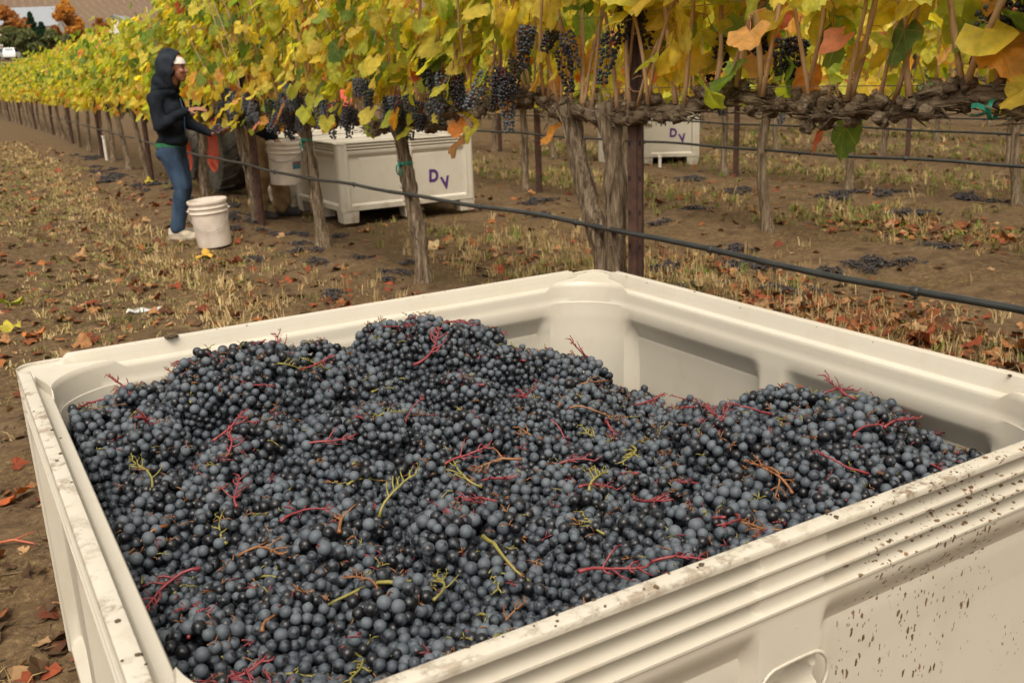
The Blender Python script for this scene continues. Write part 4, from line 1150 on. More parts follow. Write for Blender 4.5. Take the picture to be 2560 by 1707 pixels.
def fingers(wrist, hand_dir, across, up, curl=0.25, scale=1.0, thumb=1):
    """palm plus five tapering fingers; across points towards the little finger"""
    w, d, a, u = Vector(wrist), Vector(hand_dir).normalized(), Vector(across).normalized(), Vector(up).normalized()
    s_ = scale; pr = []
    for k in range(4):
        q = (k - 1.5) * 0.0175 * s_
        pr.append(('c', w + a * q * 0.55 + d * 0.008, w + a * q + d * 0.078 * s_, 0.0135 * s_, 0.011 * s_))
    for k, L in enumerate((0.068, 0.076, 0.070, 0.054)):
        q = (k - 1.5) * 0.0185 * s_; b = w + a * q + d * 0.080 * s_; cur = curl * (1 + 0.15 * k)
        d1 = (d - u * cur * 0.5 + a * (k - 1.5) * 0.06).normalized(); d2 = (d - u * cur * 1.5).normalized()
        m_ = b + d1 * L * 0.5 * s_; e = m_ + d2 * L * 0.5 * s_
        pr.append(('c', b, m_, 0.0092 * s_, 0.0082 * s_)); pr.append(('c', m_, e, 0.0082 * s_, 0.0066 * s_))
    b = w - a * 0.026 * s_ + d * 0.022 * s_; m_ = b + (d * 0.7 - a * 0.75 - u * 0.35).normalized() * 0.034 * s_; e = m_ + (d * 0.95 - a * 0.25 - u * 0.3).normalized() * 0.028 * s_
    pr.append(('c', w + d * 0.02, b, 0.014 * s_, 0.0125 * s_)); pr.append(('c', b, m_, 0.0115 * s_, 0.0095 * s_)); pr.append(('c', m_, e, 0.0095 * s_, 0.0075 * s_))
    return pr

def hood_shell(c, rad_, open_dir, cos_open, mat, parent):
    bm = bmesh.new(); bmesh.ops.create_uvsphere(bm, u_segments=40, v_segments=28, radius=1)
    od = Vector(open_dir).normalized()
    kill = [v for v in bm.verts if v.co.normalized().dot(od) > cos_open + 0.05 * v.co.z]
    bmesh.ops.delete(bm, geom=kill, context='VERTS')
    for v in bm.verts:
        n = v.co.normalized(); k = 1 + 0.05 * mnoise.noise(n * 2.5) + 0.02 * math.sin(9 * n.z + 4 * n.y)
        pk = 1 + 0.10 * max(0, -n.x) * max(0, n.z)                                  # slack point at the back of the hood
        v.co = Vector((n.x * rad_[0] * k * pk, n.y * rad_[1] * k, n.z * rad_[2] * k)) + Vector(c)
    me = bpy.data.meshes.new("hood"); bm.to_mesh(me); bm.free(); me.materials.append(mat)
    o = bpy.data.objects.new("tmp", me); COL.objects.link(o)
    s_ = o.modifiers.new("s", 'SOLIDIFY'); s_.thickness = 0.016; s_.offset = -1
    q = o.modifiers.new("q", 'SUBSURF'); q.levels = 1; q.render_levels = 1
    dg = bpy.context.evaluated_depsgraph_get(); dg.update(); out = bpy.data.meshes.new_from_object(o.evaluated_get(dg)); bpy.data.objects.remove(o)
    out.polygons.foreach_set("use_smooth", [True] * len(out.polygons)); return link("hood", out, parent)

# the woman picking at the row
wx, wy = 1.77, 8.82
woman = empty("person", (wx, wy, gz(wx, wy) + 0.0), math.radians(-36))
tag(woman, "person in navy hoodie, white headband and blue jeans picking grapes at the vines", "person")
HC = Vector((0.165, -0.005, 1.445))
RW, LW = Vector((0.285, -0.115, 1.105)), Vector((0.375, 0.105, 0.885))
RH, LH = Vector((0.97, 0.10, 0.06)), Vector((0.95, 0.05, 0.10))
body = [('e', HC + Vector((-0.005, 0, 0.03)), (0.088, 0.072, 0.098)), ('e', HC + Vector((0.030, 0, -0.035)), (0.056, 0.056, 0.072)), ('e', HC + Vector((0.048, 0, -0.085)), (0.030, 0.034, 0.026)),
        ('c', HC + Vector((0.078, 0, 0.010)), HC + Vector((0.099, 0, -0.030)), 0.008, 0.0125), ('e', HC + Vector((0.079, 0, -0.060)), (0.012, 0.022, 0.008)), ('e', HC + Vector((0.068, 0.036, -0.022)), (0.02, 0.022, 0.02)), ('e', HC + Vector((0.068, -0.036, -0.022)), (0.02, 0.022, 0.02)),
        ('e', HC + Vector((-0.005, 0.075, -0.01)), (0.018, 0.010, 0.03)), ('e', HC + Vector((-0.005, -0.075, -0.01)), (0.018, 0.010, 0.03)),
        ('c', (0.055, 0, 1.24), HC + Vector((-0.01, 0, -0.05)), 0.052, 0.047), ('c', (0.04, 0, 0.86), (0.02, 0, 1.14), 0.085, 0.08), ('c', (0.02, -0.13, 1.20), (0.03, 0.13, 1.21), 0.045, 0.045),
        ('c', (0.02, -0.16, 1.21), (0.06, -0.215, 0.99), 0.038, 0.032), ('c', (0.06, -0.215, 0.99), RW, 0.030, 0.021), ('c', (0.05, 0.16, 1.21), (0.13, 0.20, 0.98), 0.038, 0.032), ('c', (0.13, 0.20, 0.98), LW, 0.030, 0.021),
        ('c', (0.035, -0.08, 0.82), (0.12, -0.09, 0.45), 0.070, 0.045), ('c', (0.12, -0.09, 0.45), (0.035, -0.09, 0.08), 0.045, 0.032), ('c', (0.035, 0.08, 0.82), (0.075, 0.09, 0.45), 0.070, 0.045), ('c', (0.075, 0.09, 0.45), (-0.045, 0.10, 0.08), 0.045, 0.032)]
body += fingers(RW, RH, (0.05, 1, 0.25), (0, -.2, 1), 0.35, 1.02)
body += fingers(LW, LH, (0, -1, 0.2), (0, 0, -1), 0.55, 1.02)
blob("body", body, 0.0052, M["skin"], 3, woman)
# face details
for sy in (-1, 1):
    mb = MB(); ellip(mb, HC + Vector((0.078, sy * 0.032, 0.004)), (0.007, 0.0125, 0.0045)); mb.build("eye", M["hair"], woman)
    mb = MB(); mb.tube([HC + Vector((0.080, sy * 0.014, 0.022)), HC + Vector((0.082, sy * 0.032, 0.027)), HC + Vector((0.070, sy * 0.05, 0.021))], [0.003, 0.0042, 0.002], 6); mb.build("eyebrow", M["hair"], woman)
mb = MB(); mb.tube([HC + Vector((0.083, -0.021, -0.060)), HC + Vector((0.0925, 0, -0.058)), HC + Vector((0.083, 0.021, -0.060))], [0.003, 0.0055, 0.003], 6); mb.build("lips", simple("lips", (0.2, 0.05, 0.045), (0.24, 0.065, 0.055), 20, 0.5, 0), woman)
mb = MB(); ellip(mb, HC + Vector((-0.030, 0, 0.01)), (0.082, 0.081, 0.095)); mb.build("hair", M["hair"], woman)
# headband
mb = MB(); prof = []
for k in range(9):
    a = math.radians(14 + 50 * k / 8); prof.append((math.cos(a), math.sin(a)))
v = []; f = []
for k, (c_, s_) in enumerate(prof):
    for j in range(32):
        a = 2 * PI * j / 32; v.append(HC + Vector((-0.004 + 0.098 * c_ * math.cos(a), 0.084 * c_ * math.sin(a), 0.010 + 0.110 * s_)))
for k in range(8):
    for j in range(32): f.append((k * 32 + j, k * 32 + (j + 1) % 32, (k + 1) * 32 + (j + 1) % 32, (k + 1) * 32 + j))
mb.add(v, f); mb.build("headband", M["white_cloth"], woman)
hoodie = [('e', (0.055, 0, 0.845), (0.128, 0.165, 0.075)), ('e', (0.05, 0, 0.95), (0.118, 0.150, 0.13)), ('e', (0.035, 0, 1.09), (0.122, 0.160, 0.16)), ('e', (0.085, 0, 1.10), (0.095, 0.130, 0.10)), ('c', (0.02, -0.125, 1.21), (0.02, 0.125, 1.21), 0.066, 0.066),
          ('e', (0.05, 0, 1.245), (0.095, 0.115, 0.07)), ('c', (0.01, -0.155, 1.20), (0.055, -0.215, 0.985), 0.064, 0.054), ('c', (0.055, -0.215, 0.985), RW - (RW - Vector((0.055, -0.215, 0.985))).normalized() * 0.015, 0.054, 0.034),
          ('c', (0.04, 0.155, 1.20), (0.13, 0.205, 0.98), 0.064, 0.054), ('c', (0.13, 0.205, 0.98), LW - (LW - Vector((0.13, 0.205, 0.98))).normalized() * 0.02, 0.052, 0.034)]
hd = blob("hoodie", hoodie, 0.009, M["hoodie"], 4, woman, 0.0040, 16, 1)
hood_shell(HC + Vector((-0.040, 0, -0.012)), (0.132, 0.124, 0.178), (0.93, 0, -0.26), 0.50, M["hood"], woman)
blob("hood_collar", [('c', (0.0, -0.085, 1.27), (0.125, -0.05, 1.255), 0.042, 0.030), ('c', (0.0, 0.085, 1.27), (0.125, 0.05, 1.255), 0.042, 0.030), ('e', (0.045, 0, 1.295), (0.115, 0.118, 0.062)), ('e', (0.045, 0, 1.335), (0.108, 0.114, 0.09)), ('c', (0.045, 0, 1.36), (0.02, 0, 1.24), 0.085, 0.085)], 0.008, M["hoodie"], 5, woman, 0.0025, 24)
mb = MB(); mb.tube([(0.172, 0, 0.80), (0.178, 0, 0.95), (0.190, 0, 1.08), (0.168, 0, 1.2)], 0.005, 6); mb.build("zip", M["denim"], woman)
jeans = [('e', (0.035, 0, 0.80), (0.122, 0.158, 0.09)), ('e', (0.015, 0, 0.745), (0.115, 0.155, 0.09)), ('c', (0.035, -0.078, 0.78), (0.120, -0.09, 0.45), 0.090, 0.066), ('c', (0.120, -0.09, 0.45), (0.035, -0.09, 0.105), 0.064, 0.064), ('c', (0.035, 0.078, 0.78), (0.075, 0.09, 0.45), 0.090, 0.066), ('c', (0.075, 0.09, 0.45), (-0.045, 0.10, 0.105), 0.064, 0.064)]
blob("jeans", jeans, 0.009, M["denim"], 3, woman, 0.0014, 13, 2)
mb = MB(); v_, f_ = [], []
mb.lathe([(0.131, 0.012), (0.134, 0.022), (0.131, 0.05)], 28); mb.v = [(p[0] * .96 + 0.035, p[1] * 1.2, p[2] + 0.785) for p in mb.v]; mb.build("shirt_hem", M["green_cloth"], woman)
def shoe(ax_, ay_, yaw, parent, mat):
    d = Vector((math.cos(yaw), math.sin(yaw), 0)); b = Vector((ax_, ay_, 0))
    o = blob("shoe", [('c', b + d * -0.055 + Vector((0, 0, .045)), b + d * 0.03 + Vector((0, 0, .05)), .040, .042), ('c', b + d * 0.03 + Vector((0, 0, .045)), b + d * 0.155 + Vector((0, 0, .03)), .042, .030), ('c', b + Vector((0, 0, .05)), b + Vector((0, 0, .11)), .042, .038),
                      ('c', b + d * -0.06 + Vector((0, 0, .016)), b + d * 0.16 + Vector((0, 0, .016)), .038, .036)], 0.007, mat, 3, parent)
    return o
shoe(0.035, -0.09, -0.1, woman, M["shoe"]); shoe(-0.045, 0.10, 0.15, woman, M["shoe"])
# the bunch in her hand
o = link("grape_cluster", CLU[0], None, woman.matrix_world.to_translation()); 
bpy.context.view_layer.update()
o.location = woman.matrix_world @ Vector((0.445, 0.03, 0.945)); o.rotation_euler = (1.2, 0.3, math.radians(-36)); o.scale = (1.1,) * 3
tag(o, "dark grape bunch resting in the open hand of the person in the hoodie", "grape bunch")

# the man in tan trousers, half hidden under the leaves
mx_, my_ = 2.74, 9.36
man = empty("person", (mx_, my_, gz(mx_, my_)), math.radians(-42))
tag(man, "person in navy jacket and tan trousers behind the vines, holding a white bucket", "person")
MH = Vector((0.12, 0, 1.60))
MRW, MLW = Vector((0.26, -0.20, 0.76)), Vector((0.30, 0.24, 0.80))
mbody = [('e', MH + Vector((-0.005, 0, 0.03)), (0.092, 0.076, 0.105)), ('e', MH + Vector((0.03, 0, -0.04)), (0.06, 0.06, 0.078)), ('c', MH + Vector((0.082, 0, 0.01)), MH + Vector((0.104, 0, -0.03)), 0.009, 0.014),
         ('e', MH + Vector((0, 0.08, -0.01)), (0.018, 0.01, 0.032)), ('e', MH + Vector((0, -0.08, -0.01)), (0.018, 0.01, 0.032)), ('c', (0.06, 0, 1.40), MH + Vector((-0.01, 0, -0.05)), 0.056, 0.052), ('c', (0.02, 0, 0.86), (0.03, 0, 1.3), 0.11, 0.12),
         ('c', (0.03, -0.19, 1.36), (0.06, -0.25, 1.07), 0.045, 0.037), ('c', (0.06, -0.25, 1.07), MRW, 0.036, 0.025), ('c', (0.03, 0.19, 1.36), (0.10, 0.26, 1.07), 0.045, 0.037), ('c', (0.10, 0.26, 1.07), MLW, 0.036, 0.025), ('c', (0.03, -0.19, 1.36), (0.03, 0.19, 1.36), 0.05, 0.05),
         ('c', (0, -0.09, 0.86), (0.03, -0.11, 0.46), 0.08, 0.05), ('c', (0.03, -0.11, 0.46), (-0.04, -0.12, 0.08), 0.05, 0.036), ('c', (0, 0.09, 0.86), (0.07, 0.13, 0.46), 0.08, 0.05), ('c', (0.07, 0.13, 0.46), (0.10, 0.15, 0.08), 0.05, 0.036)]
mbody += fingers(MRW, (0.55, 0.1, -0.8), (0.1, 1, 0.1), (0.8, 0, 0.5), 0.9, 1.1) + fingers(MLW, (0.6, -0.1, -0.75), (0.1, -1, 0.1), (0.8, 0, 0.5), 0.9, 1.1)
blob("body", mbody, 0.0065, M["skin"], 3, man)
blob("jacket", [('e', (0.01, 0, 0.80), (0.145, 0.185, 0.09)), ('e', (0.015, 0, 0.98), (0.15, 0.19, 0.20)), ('e', (0.03, 0, 1.22), (0.15, 0.20, 0.20)), ('c', (0.03, -0.16, 1.36), (0.03, 0.16, 1.36), 0.08, 0.08), ('c', (0.03, -0.20, 1.35), (0.06, -0.255, 1.07), 0.075, 0.062), ('c', (0.06, -0.255, 1.07), MRW + Vector((-.02, 0, .03)), 0.062, 0.045),
                ('c', (0.03, 0.20, 1.35), (0.10, 0.265, 1.07), 0.075, 0.062), ('c', (0.10, 0.265, 1.07), MLW + Vector((-.02, 0, .03)), 0.062, 0.045)], 0.011, M["hoodie"], 4, man, 0.005, 16, 3)
blob("trousers", [('e', (0.0, 0, 0.80), (0.13, 0.17, 0.10)), ('c', (0.0, -0.095, 0.80), (0.03, -0.115, 0.45), 0.105, 0.088), ('c', (0.03, -0.115, 0.45), (-0.03, -0.12, 0.11), 0.088, 0.092), ('c', (0.0, 0.095, 0.80), (0.07, 0.135, 0.45), 0.105, 0.088), ('c', (0.07, 0.135, 0.45), (0.10, 0.155, 0.11), 0.088, 0.095)], 0.011, M["khaki"], 4, man, 0.008, 15, 5)
mb = MB(); ellip(mb, MH + Vector((-0.012, 0, 0.055)), (0.098, 0.086, 0.092)); mb.build("hair", M["hair"], man)
mb = MB(); ellip(mb, MH + Vector((-0.002, 0, 0.085)), (0.102, 0.09, 0.07)); ellip(mb, MH + Vector((0.12, 0, 0.075)), (0.06, 0.07, 0.008), (0, 0.15, 0)); mb.build("cap", M["hoodie"], man)
for sy in (-1, 1):
    mb = MB(); ellip(mb, MH + Vector((0.082, sy * 0.033, 0.004)), (0.007, 0.0125, 0.005)); mb.build("eye", M["hair"], man)
mb = MB(); mb.tube([MH + Vector((0.084, -0.022, -0.062)), MH + Vector((0.094, 0, -0.06)), MH + Vector((0.084, 0.022, -0.062))], [0.003, 0.005, 0.003], 6); mb.build("lips", M["skin"], man)
shoe(-0.03, -0.12, 0.05, man, M["boot"]); shoe(0.11, 0.155, -0.1, man, M["boot"])

# ------------------------------------------------------------------ buckets
def bucket(loc, rot, label, handle_drop, with_label=False, scale=1.0):
    root = empty("bucket", loc); root.rotation_euler = rot; root.scale = (scale,) * 3; tag(root, label, "bucket", "white picking buckets")
    mb = MB()
    mb.lathe([(0.0, 0.004), (0.118, 0.0), (0.128, 0.006), (0.131, 0.02), (0.1405, 0.268), (0.149, 0.270), (0.150, 0.277), (0.1415, 0.281), (0.142, 0.306), (0.150, 0.308), (0.151, 0.315), (0.1425, 0.319), (0.143, 0.342), (0.151, 0.345), (0.153, 0.362), (0.151, 0.367), (0.1415, 0.367), (0.139, 0.36), (0.127, 0.03), (0.0, 0.022)], 48)
    mb.build("pail", M["bucket"], root, True, 40)
    mb = MB(); n = 24; R0 = 0.150; P = []
    for k in range(n + 1):
        a = PI * k / n; x = -R0 * math.cos(a); s_ = math.sin(a)
        P.append((x, -0.147 * s_ ** 0.6 * (1 if handle_drop > 0.3 else 0.95) - 0.006, 0.29 - handle_drop * 0.155 * s_ - 0.0))
    mb.tube(P, 0.0024, 6); mb.build("handle", M["wire"], root)
    for sx_ in (-1, 1):
        mb = MB(); capsule(mb, (sx_ * 0.144, 0, 0.29), (sx_ * 0.154, 0, 0.29), 0.013, 0.011); mb.build("handle_ear", M["bucket"], root)
    if with_label:
        v, f = [], []
        for lo_, hi_, mt_, nm in ((0.14, 0.205, "label", "label"), (0.185, 0.197, "labelred", "label_band")):
            mb = MB(); v = []; f = []
            for k in range(9):
                a = -0.9 + 0.75 * k / 8
                for z in (lo_, hi_):
                    rr = 0.1325 + (z - 0.02) / 0.248 * 0.0095 + (0.0012 if nm == "label" else 0.0022); v.append((rr * math.cos(a), rr * math.sin(a), z))
            for k in range(8): f.append((2 * k, 2 * k + 2, 2 * k + 3, 2 * k + 1))
            mb.add(v, f); mb.build(nm, M[mt_], root)
    return root
bucket((1.91, 8.13, gz(1.91, 8.13) + 0.003), (0.02, -0.06, math.radians(-18)), "scuffed white bucket on the ground at the feet of the person in the hoodie", 1.0, False, 1.06)
bucket((2.86, 9.04, 0.335), (0.03, 0.05, math.radians(-30)), "white bucket held up by the person in tan trousers, its wire handle swung down", 0.55, True, 1.10)

# ------------------------------------------------------------------ tractor behind the bins
tr = empty("tractor", (3.74, 12.05, 0)); tag(tr, "old tractor with orange red wheel rims parked between the rows behind the bins", "tractor")
def wheel(x, y, r, w, lug, sub):
    mb = MB(); hw = w / 2; ri = r * 0.60
    prof = [(ri, -hw * 0.72), (ri * 1.12, -hw * 0.95), (r * 0.82, -hw), (r * 0.95, -hw * 0.92), (r * 0.985, -hw * 0.6), (r * 0.985, hw * 0.6), (r * 0.95, hw * 0.92), (r * 0.82, hw), (ri * 1.12, hw * 0.95), (ri, hw * 0.72)]
    mb.lathe(prof, 44)
    nl = lug
    for k in range(nl):
        for sg in (-1, 1):
            a0 = 2 * PI * (k + (0.5 if sg > 0 else 0)) / nl; v = []
            for t, da in ((0.04, 0.0), (1.0, 0.20)):
                zc = sg * hw * t * 0.98
                for aa in (a0 + da - 0.045, a0 + da + 0.045):
                    for rr in (r * (0.965 if t < 1 else 0.90), r * (1.03 if t < 1 else 0.985)): v.append((rr * math.cos(aa), rr * math.sin(aa), zc))
            mb.add(v, [(0, 1, 3, 2), (4, 6, 7, 5), (0, 2, 6, 4), (1, 5, 7, 3), (0, 4, 5, 1), (2, 3, 7, 6)])
    mb.v = [(p[2], p[0], p[1]) for p in mb.v]
    wl = mb.build("wheel", M["tyre"], tr, True, 35, (x, y, r * 1.0))
    mb = MB(); mb.lathe([(0.0, -hw * .15), (r * .17, -hw * .18), (r * .19, -hw * .3), (r * .24, -hw * .30), (r * .30, -hw * .10), (r * .46, -hw * .18), (r * .50, -hw * .45), (r * .56, -hw * .55), (r * .575, -hw * .80), (r * .625, -hw * .86), (r * .63, -hw * .78), (r * .60, -hw * .7),
                                 (r * .60, hw * .7), (r * .63, hw * .78), (r * .625, hw * .86), (r * .575, hw * .8), (r * .53, hw * .5), (r * .45, hw * .2), (r * .2, hw * .25), (0, hw * .2)], 36)
    mb.v = [(p[2], p[0], p[1]) for p in mb.v]; mb.build("rim", M["red_paint"], wl, True, 35)
for x in (-0.66, 0.66): wheel(x, 0, 0.63, 0.36, 18, 0)
for x in (-0.62, 0.62): wheel(x, 1.75, 0.36, 0.20, 14, 0)
mb = MB(); mb.box(-0.16, 0.16, -0.35, 2.0, 0.42, 0.72); mb.tube([(-0.62, 0, .63), (0.62, 0, .63)], 0.07, 10); mb.tube([(-0.6, 1.75, .36), (0.6, 1.75, .36)], 0.04, 8); mb.box(-0.06, 0.06, 1.68, 1.82, 0.36, 0.45); mb.build("chassis", M["dark_metal"], tr, False)
mb = MB(); mb.box(-0.24, 0.24, 0.75, 2.05, 0.73, 1.18, 0, 0.0); hood_ = mb.build("bonnet", M["red_paint"], tr, False)
bv = hood_.modifiers.new("b", 'BEVEL'); bv.width = 0.05; bv.segments = 3
for k in range(6):
    mb = MB(); mb.box(-0.2, 0.2, 2.052, 2.06, 0.80 + k * .055, 0.83 + k * .055); mb.build("grille_bar", M["dark_metal"], tr, False)
for sx_ in (-1, 1):
    mb = MB(); v = []; f = []
    for k in range(9):
        a = math.radians(25 + 130 * k / 8)
        for xx in (0.44, 0.84):
            for rr in (0.70, 0.712): v.append((sx_ * xx, rr * math.cos(a), 0.63 + rr * math.sin(a)))
    for k in range(8):
        b0 = k * 4
        for i, j in ((0, 2), (2, 3), (3, 1), (1, 0)): f.append((b0 + i, b0 + j, b0 + 4 + j, b0 + 4 + i))
    mb.add(v, f); mb.build("fender", M["red_paint"], tr, False)
    mb = MB(); mb.tube([(sx_ * .2, 2.055, 1.05), (sx_ * .2, 2.09, 1.05)], 0.06, 14); mb.build("headlight", M["glass"], tr)
mb = MB(); mb.box(-0.22, 0.22, -0.18, 0.24, 0.90, 0.98); mb.box(-0.22, 0.22, -0.25, -0.185, 0.98, 1.32); mb.box(-0.06, 0.06, -0.05, 0.1, 0.72, 0.899); sm_ = mb.build("seat", M["dark_metal"], tr, False)
mb = MB(); P = [(0.17 * math.cos(2 * PI * k / 20), 0.55 + 0.14 * math.sin(2 * PI * k / 20), 1.27 + 0.06 * math.sin(2 * PI * k / 20)) for k in range(21)]; mb.tube(P, 0.013, 8); mb.tube([(0, .55, 1.27), (0, .78, 1.05)], 0.016, 8); mb.tube([(-.17, .55, 1.27), (.17, .55, 1.27)], 0.009, 6); mb.build("steering_wheel", M["dark_metal"], tr)
mb = MB(); mb.tube([(0.12, 1.5, 1.17), (0.12, 1.5, 1.7), (0.12, 1.47, 1.78)], 0.03, 10); mb.build("exhaust_pipe", M["rust"], tr)
mb = MB()
for sx_ in (-0.3, 0.3): mb.box(sx_ - .04, sx_ + .04, -0.72, -0.3, 0.16, 0.22); mb.box(sx_ - .035, sx_ + .035, -0.3, -0.24, 0.16, 0.75)
mb.box(-.36, .36, -0.235, -0.2, 0.3, 0.36); mb.box(-.36, .36, -0.235, -0.2, 0.6, 0.66); mb.build("rear_fork", M["red_paint"], tr, False)

# ------------------------------------------------------------------ beyond the vineyard: shrubs, trees, barns, cars
def far_pt(dx, D): return (dx * D, D)
def crown_mesh(name, seed, lobes, n, cols, mat, leaf=0.35):
    r_ = random.Random(seed); VV, FF, CC = [], [], []; off = 0
    for k in range(n):
        c, rd = lobes[r_.randrange(len(lobes))]; d = Vector((r_.gauss(0, 1), r_.gauss(0, 1), r_.gauss(0, 1))).normalized(); q = r_.random() ** 0.4
        p = Vector(c) + Vector((d.x * rd[0], d.y * rd[1], d.z * rd[2])) * q
        n1 = Vector((r_.gauss(0, 1), r_.gauss(0, 1), r_.gauss(0.4, 1))).normalized(); t = n1.orthogonal().normalized(); b = n1.cross(t); s_ = leaf * r_.uniform(.6, 1.3)
        VV += [p + t * s_, p + b * s_ * .8, p - t * s_, p - b * s_ * .8]; FF.append((off, off + 1, off + 2, off + 3)); off += 4
        cc = r_.choice(cols); kk = r_.uniform(.75, 1.2); CC += [(cc[0] * kk, cc[1] * kk, cc[2] * kk)] * 4
    return np_mesh(name, [tuple(v) for v in VV], FF, mat, np.array(CC))
def tree(name, dx, D, h, w, cols, label, cat, group=None, seed=1, conifer=False, trunk=True, n=2600, bare=0.25):
    x, y = far_pt(dx, D); z = gz(x, y); root = empty(name, (x, y, z)); tag(root, label, cat, group); r_ = random.Random(seed)
    lobes = []
    if conifer:
        for k in range(9): t = k / 9; lobes.append(((0, 0, h * (0.12 + 0.86 * t)), (w * .5 * (1 - t) + .1, w * .5 * (1 - t) + .1, h * .07)))
    else:
        for k in range(16):
            t = r_.uniform(bare, 1); a = r_.uniform(0, 6.28); rr = w * .5 * math.sin(min(1, (1.08 - t) * 1.5) * PI / 2) * r_.uniform(0.2, .75)
            lobes.append(((rr * math.cos(a), rr * math.sin(a), h * t * .88), (w * r_.uniform(.12, .24), w * r_.uniform(.12, .24), h * r_.uniform(.07, .14))))
    link("crown", crown_mesh("crown", seed, lobes, n, cols, M["foliage"], w * 0.042 + .05), root)
    mb = MB(); P = [(0, 0, -0.3), (0.05 * w * .3, 0, h * .35), (0, 0.03 * w, h * .7)]; mb.tube(P, [w * .035, w * .025, w * .012], 8)
    for k in range(7):
        if conifer: break
        a = 2 * PI * k / 7 + r_.uniform(-.3, .3); b = Vector((0, 0, h * r_.uniform(.2, .55))); e = b + Vector((math.cos(a) * w * .35, math.sin(a) * w * .35, h * r_.uniform(.12, .35))); mb.tube([b, b.lerp(e, .5) + Vector((0, 0, .1)), e], [w * .018, w * .012, w * .005], 6)
    mb.build("trunk", M["twig"], root)
RUSTY = [(0.36, 0.145, 0.05), (0.42, 0.20, 0.065), (0.28, 0.10, 0.04)]; ORNG = [(0.56, 0.28, 0.07), (0.62, 0.36, 0.10), (0.48, 0.20, 0.05)]; DK = [(0.02, 0.055, 0.032), (0.03, 0.075, 0.045)]; GG = [(0.15, 0.165, 0.075), (0.20, 0.205, 0.10), (0.11, 0.13, 0.06)]
tree("autumn_tree", 0.080, 205, 9.0, 9.6, RUSTY, "rusty brown broad autumn tree in front of the long pale roof", "tree", None, 31, bare=.1)
tree("autumn_tree", 0.1270, 200, 10.4, 6.6, ORNG, "tall bright orange autumn tree right of the long pale roof", "tree", None, 32, bare=.0, n=3600)
tree("autumn_tree", 0.1165, 198, 5.4, 5.4, RUSTY, "low russet tree under the tall orange one", "tree", None, 39, bare=.0)
tree("autumn_tree", 0.110, 204, 5.0, 5.0, RUSTY, "low rusty tree at the foot of the dark conifers", "tree", None, 33, bare=.05)
tree("autumn_tree", 0.1560, 206, 7.0, 5.0, RUSTY, "small russet tree between the orange tree and the smaller barn", "tree", None, 34, bare=.1)
tree("conifer", 0.0970, 202, 8.0, 4.6, DK, "dark green conifer, taller one by the long pale roof", "tree", "dark conifers by the barn", 35, True)
tree("conifer", 0.1050, 201, 6.2, 4.4, DK, "dark green conifer, shorter one by the long pale roof", "tree", "dark conifers by the barn", 36, True)
for k, (dx, D, h, w) in enumerate(((0.078, 188, 5.2, 5.4), (0.0935, 186, 5.0, 5.2), (0.110, 187, 4.8, 5.0), (0.058, 189, 5.4, 5.6), (0.126, 190, 4.0, 4.6), (0.142, 192, 3.6, 4.4))):
    tree("shrub", dx, D, h, w, GG, "grey green shrub in the hedge below the autumn trees", "shrub", "grey green shrubs below the autumn trees", 50 + k, n=2200, bare=.0)
def barn(dx, D, L, wd, hw, hr, rz, label):
    x, y = far_pt(dx, D); root = empty("barn", (x, y, gz(x, y) - .3), rz); tag(root, label, "barn")
    mb = MB(); a, b = L / 2, wd / 2
    mb.add([(-a, -b, 0), (a, -b, 0), (a, b, 0), (-a, b, 0), (-a, -b, hw), (a, -b, hw), (a, b, hw), (-a, b, hw), (-a, 0, hr - .06), (a, 0, hr - .06)], [(0, 1, 5, 4), (2, 3, 7, 6), (1, 2, 6, 9, 5), (3, 0, 4, 8, 7)]); mb.build("wall", M["wall"], root, False)
    for sg in (-1, 1):
        mb = MB(); e = .5; v = [(-a - e, 0, hr), (a + e, 0, hr), (a + e, sg * (b + e), hw - (hr - hw) * e / b), (-a - e, sg * (b + e), hw - (hr - hw) * e / b)]
        v2 = [(p[0], p[1], p[2] - .12) for p in v]; mb.add(v + v2, [(0, 1, 2, 3), (7, 6, 5, 4), (0, 4, 5, 1), (1, 5, 6, 2), (2, 6, 7, 3), (3, 7, 4, 0)]); mb.build("roof_slope", M["roof"], root, False)
    mb = MB(); mb.box(-1.4, 1.4, -b - .06, -b - .01, 0, 2.8); mb.build("door", M["dark_metal"], root, False)
    for xx in (-a * .6, a * .6):
        mb = MB(); mb.box(xx - .6, xx + .6, -b - .06, -b - .01, 1.3, 2.3); mb.build("window", M["glass"], root, False)
barn(0.0975, 262, 15.0, 10, 4.6, 8.8, math.radians(-28), "long barn with a pale grey roof behind the rusty autumn trees")
barn(0.1740, 255, 8.5, 9, 4.0, 6.7, math.radians(58), "smaller barn with a pale roof showing over the vine tops")
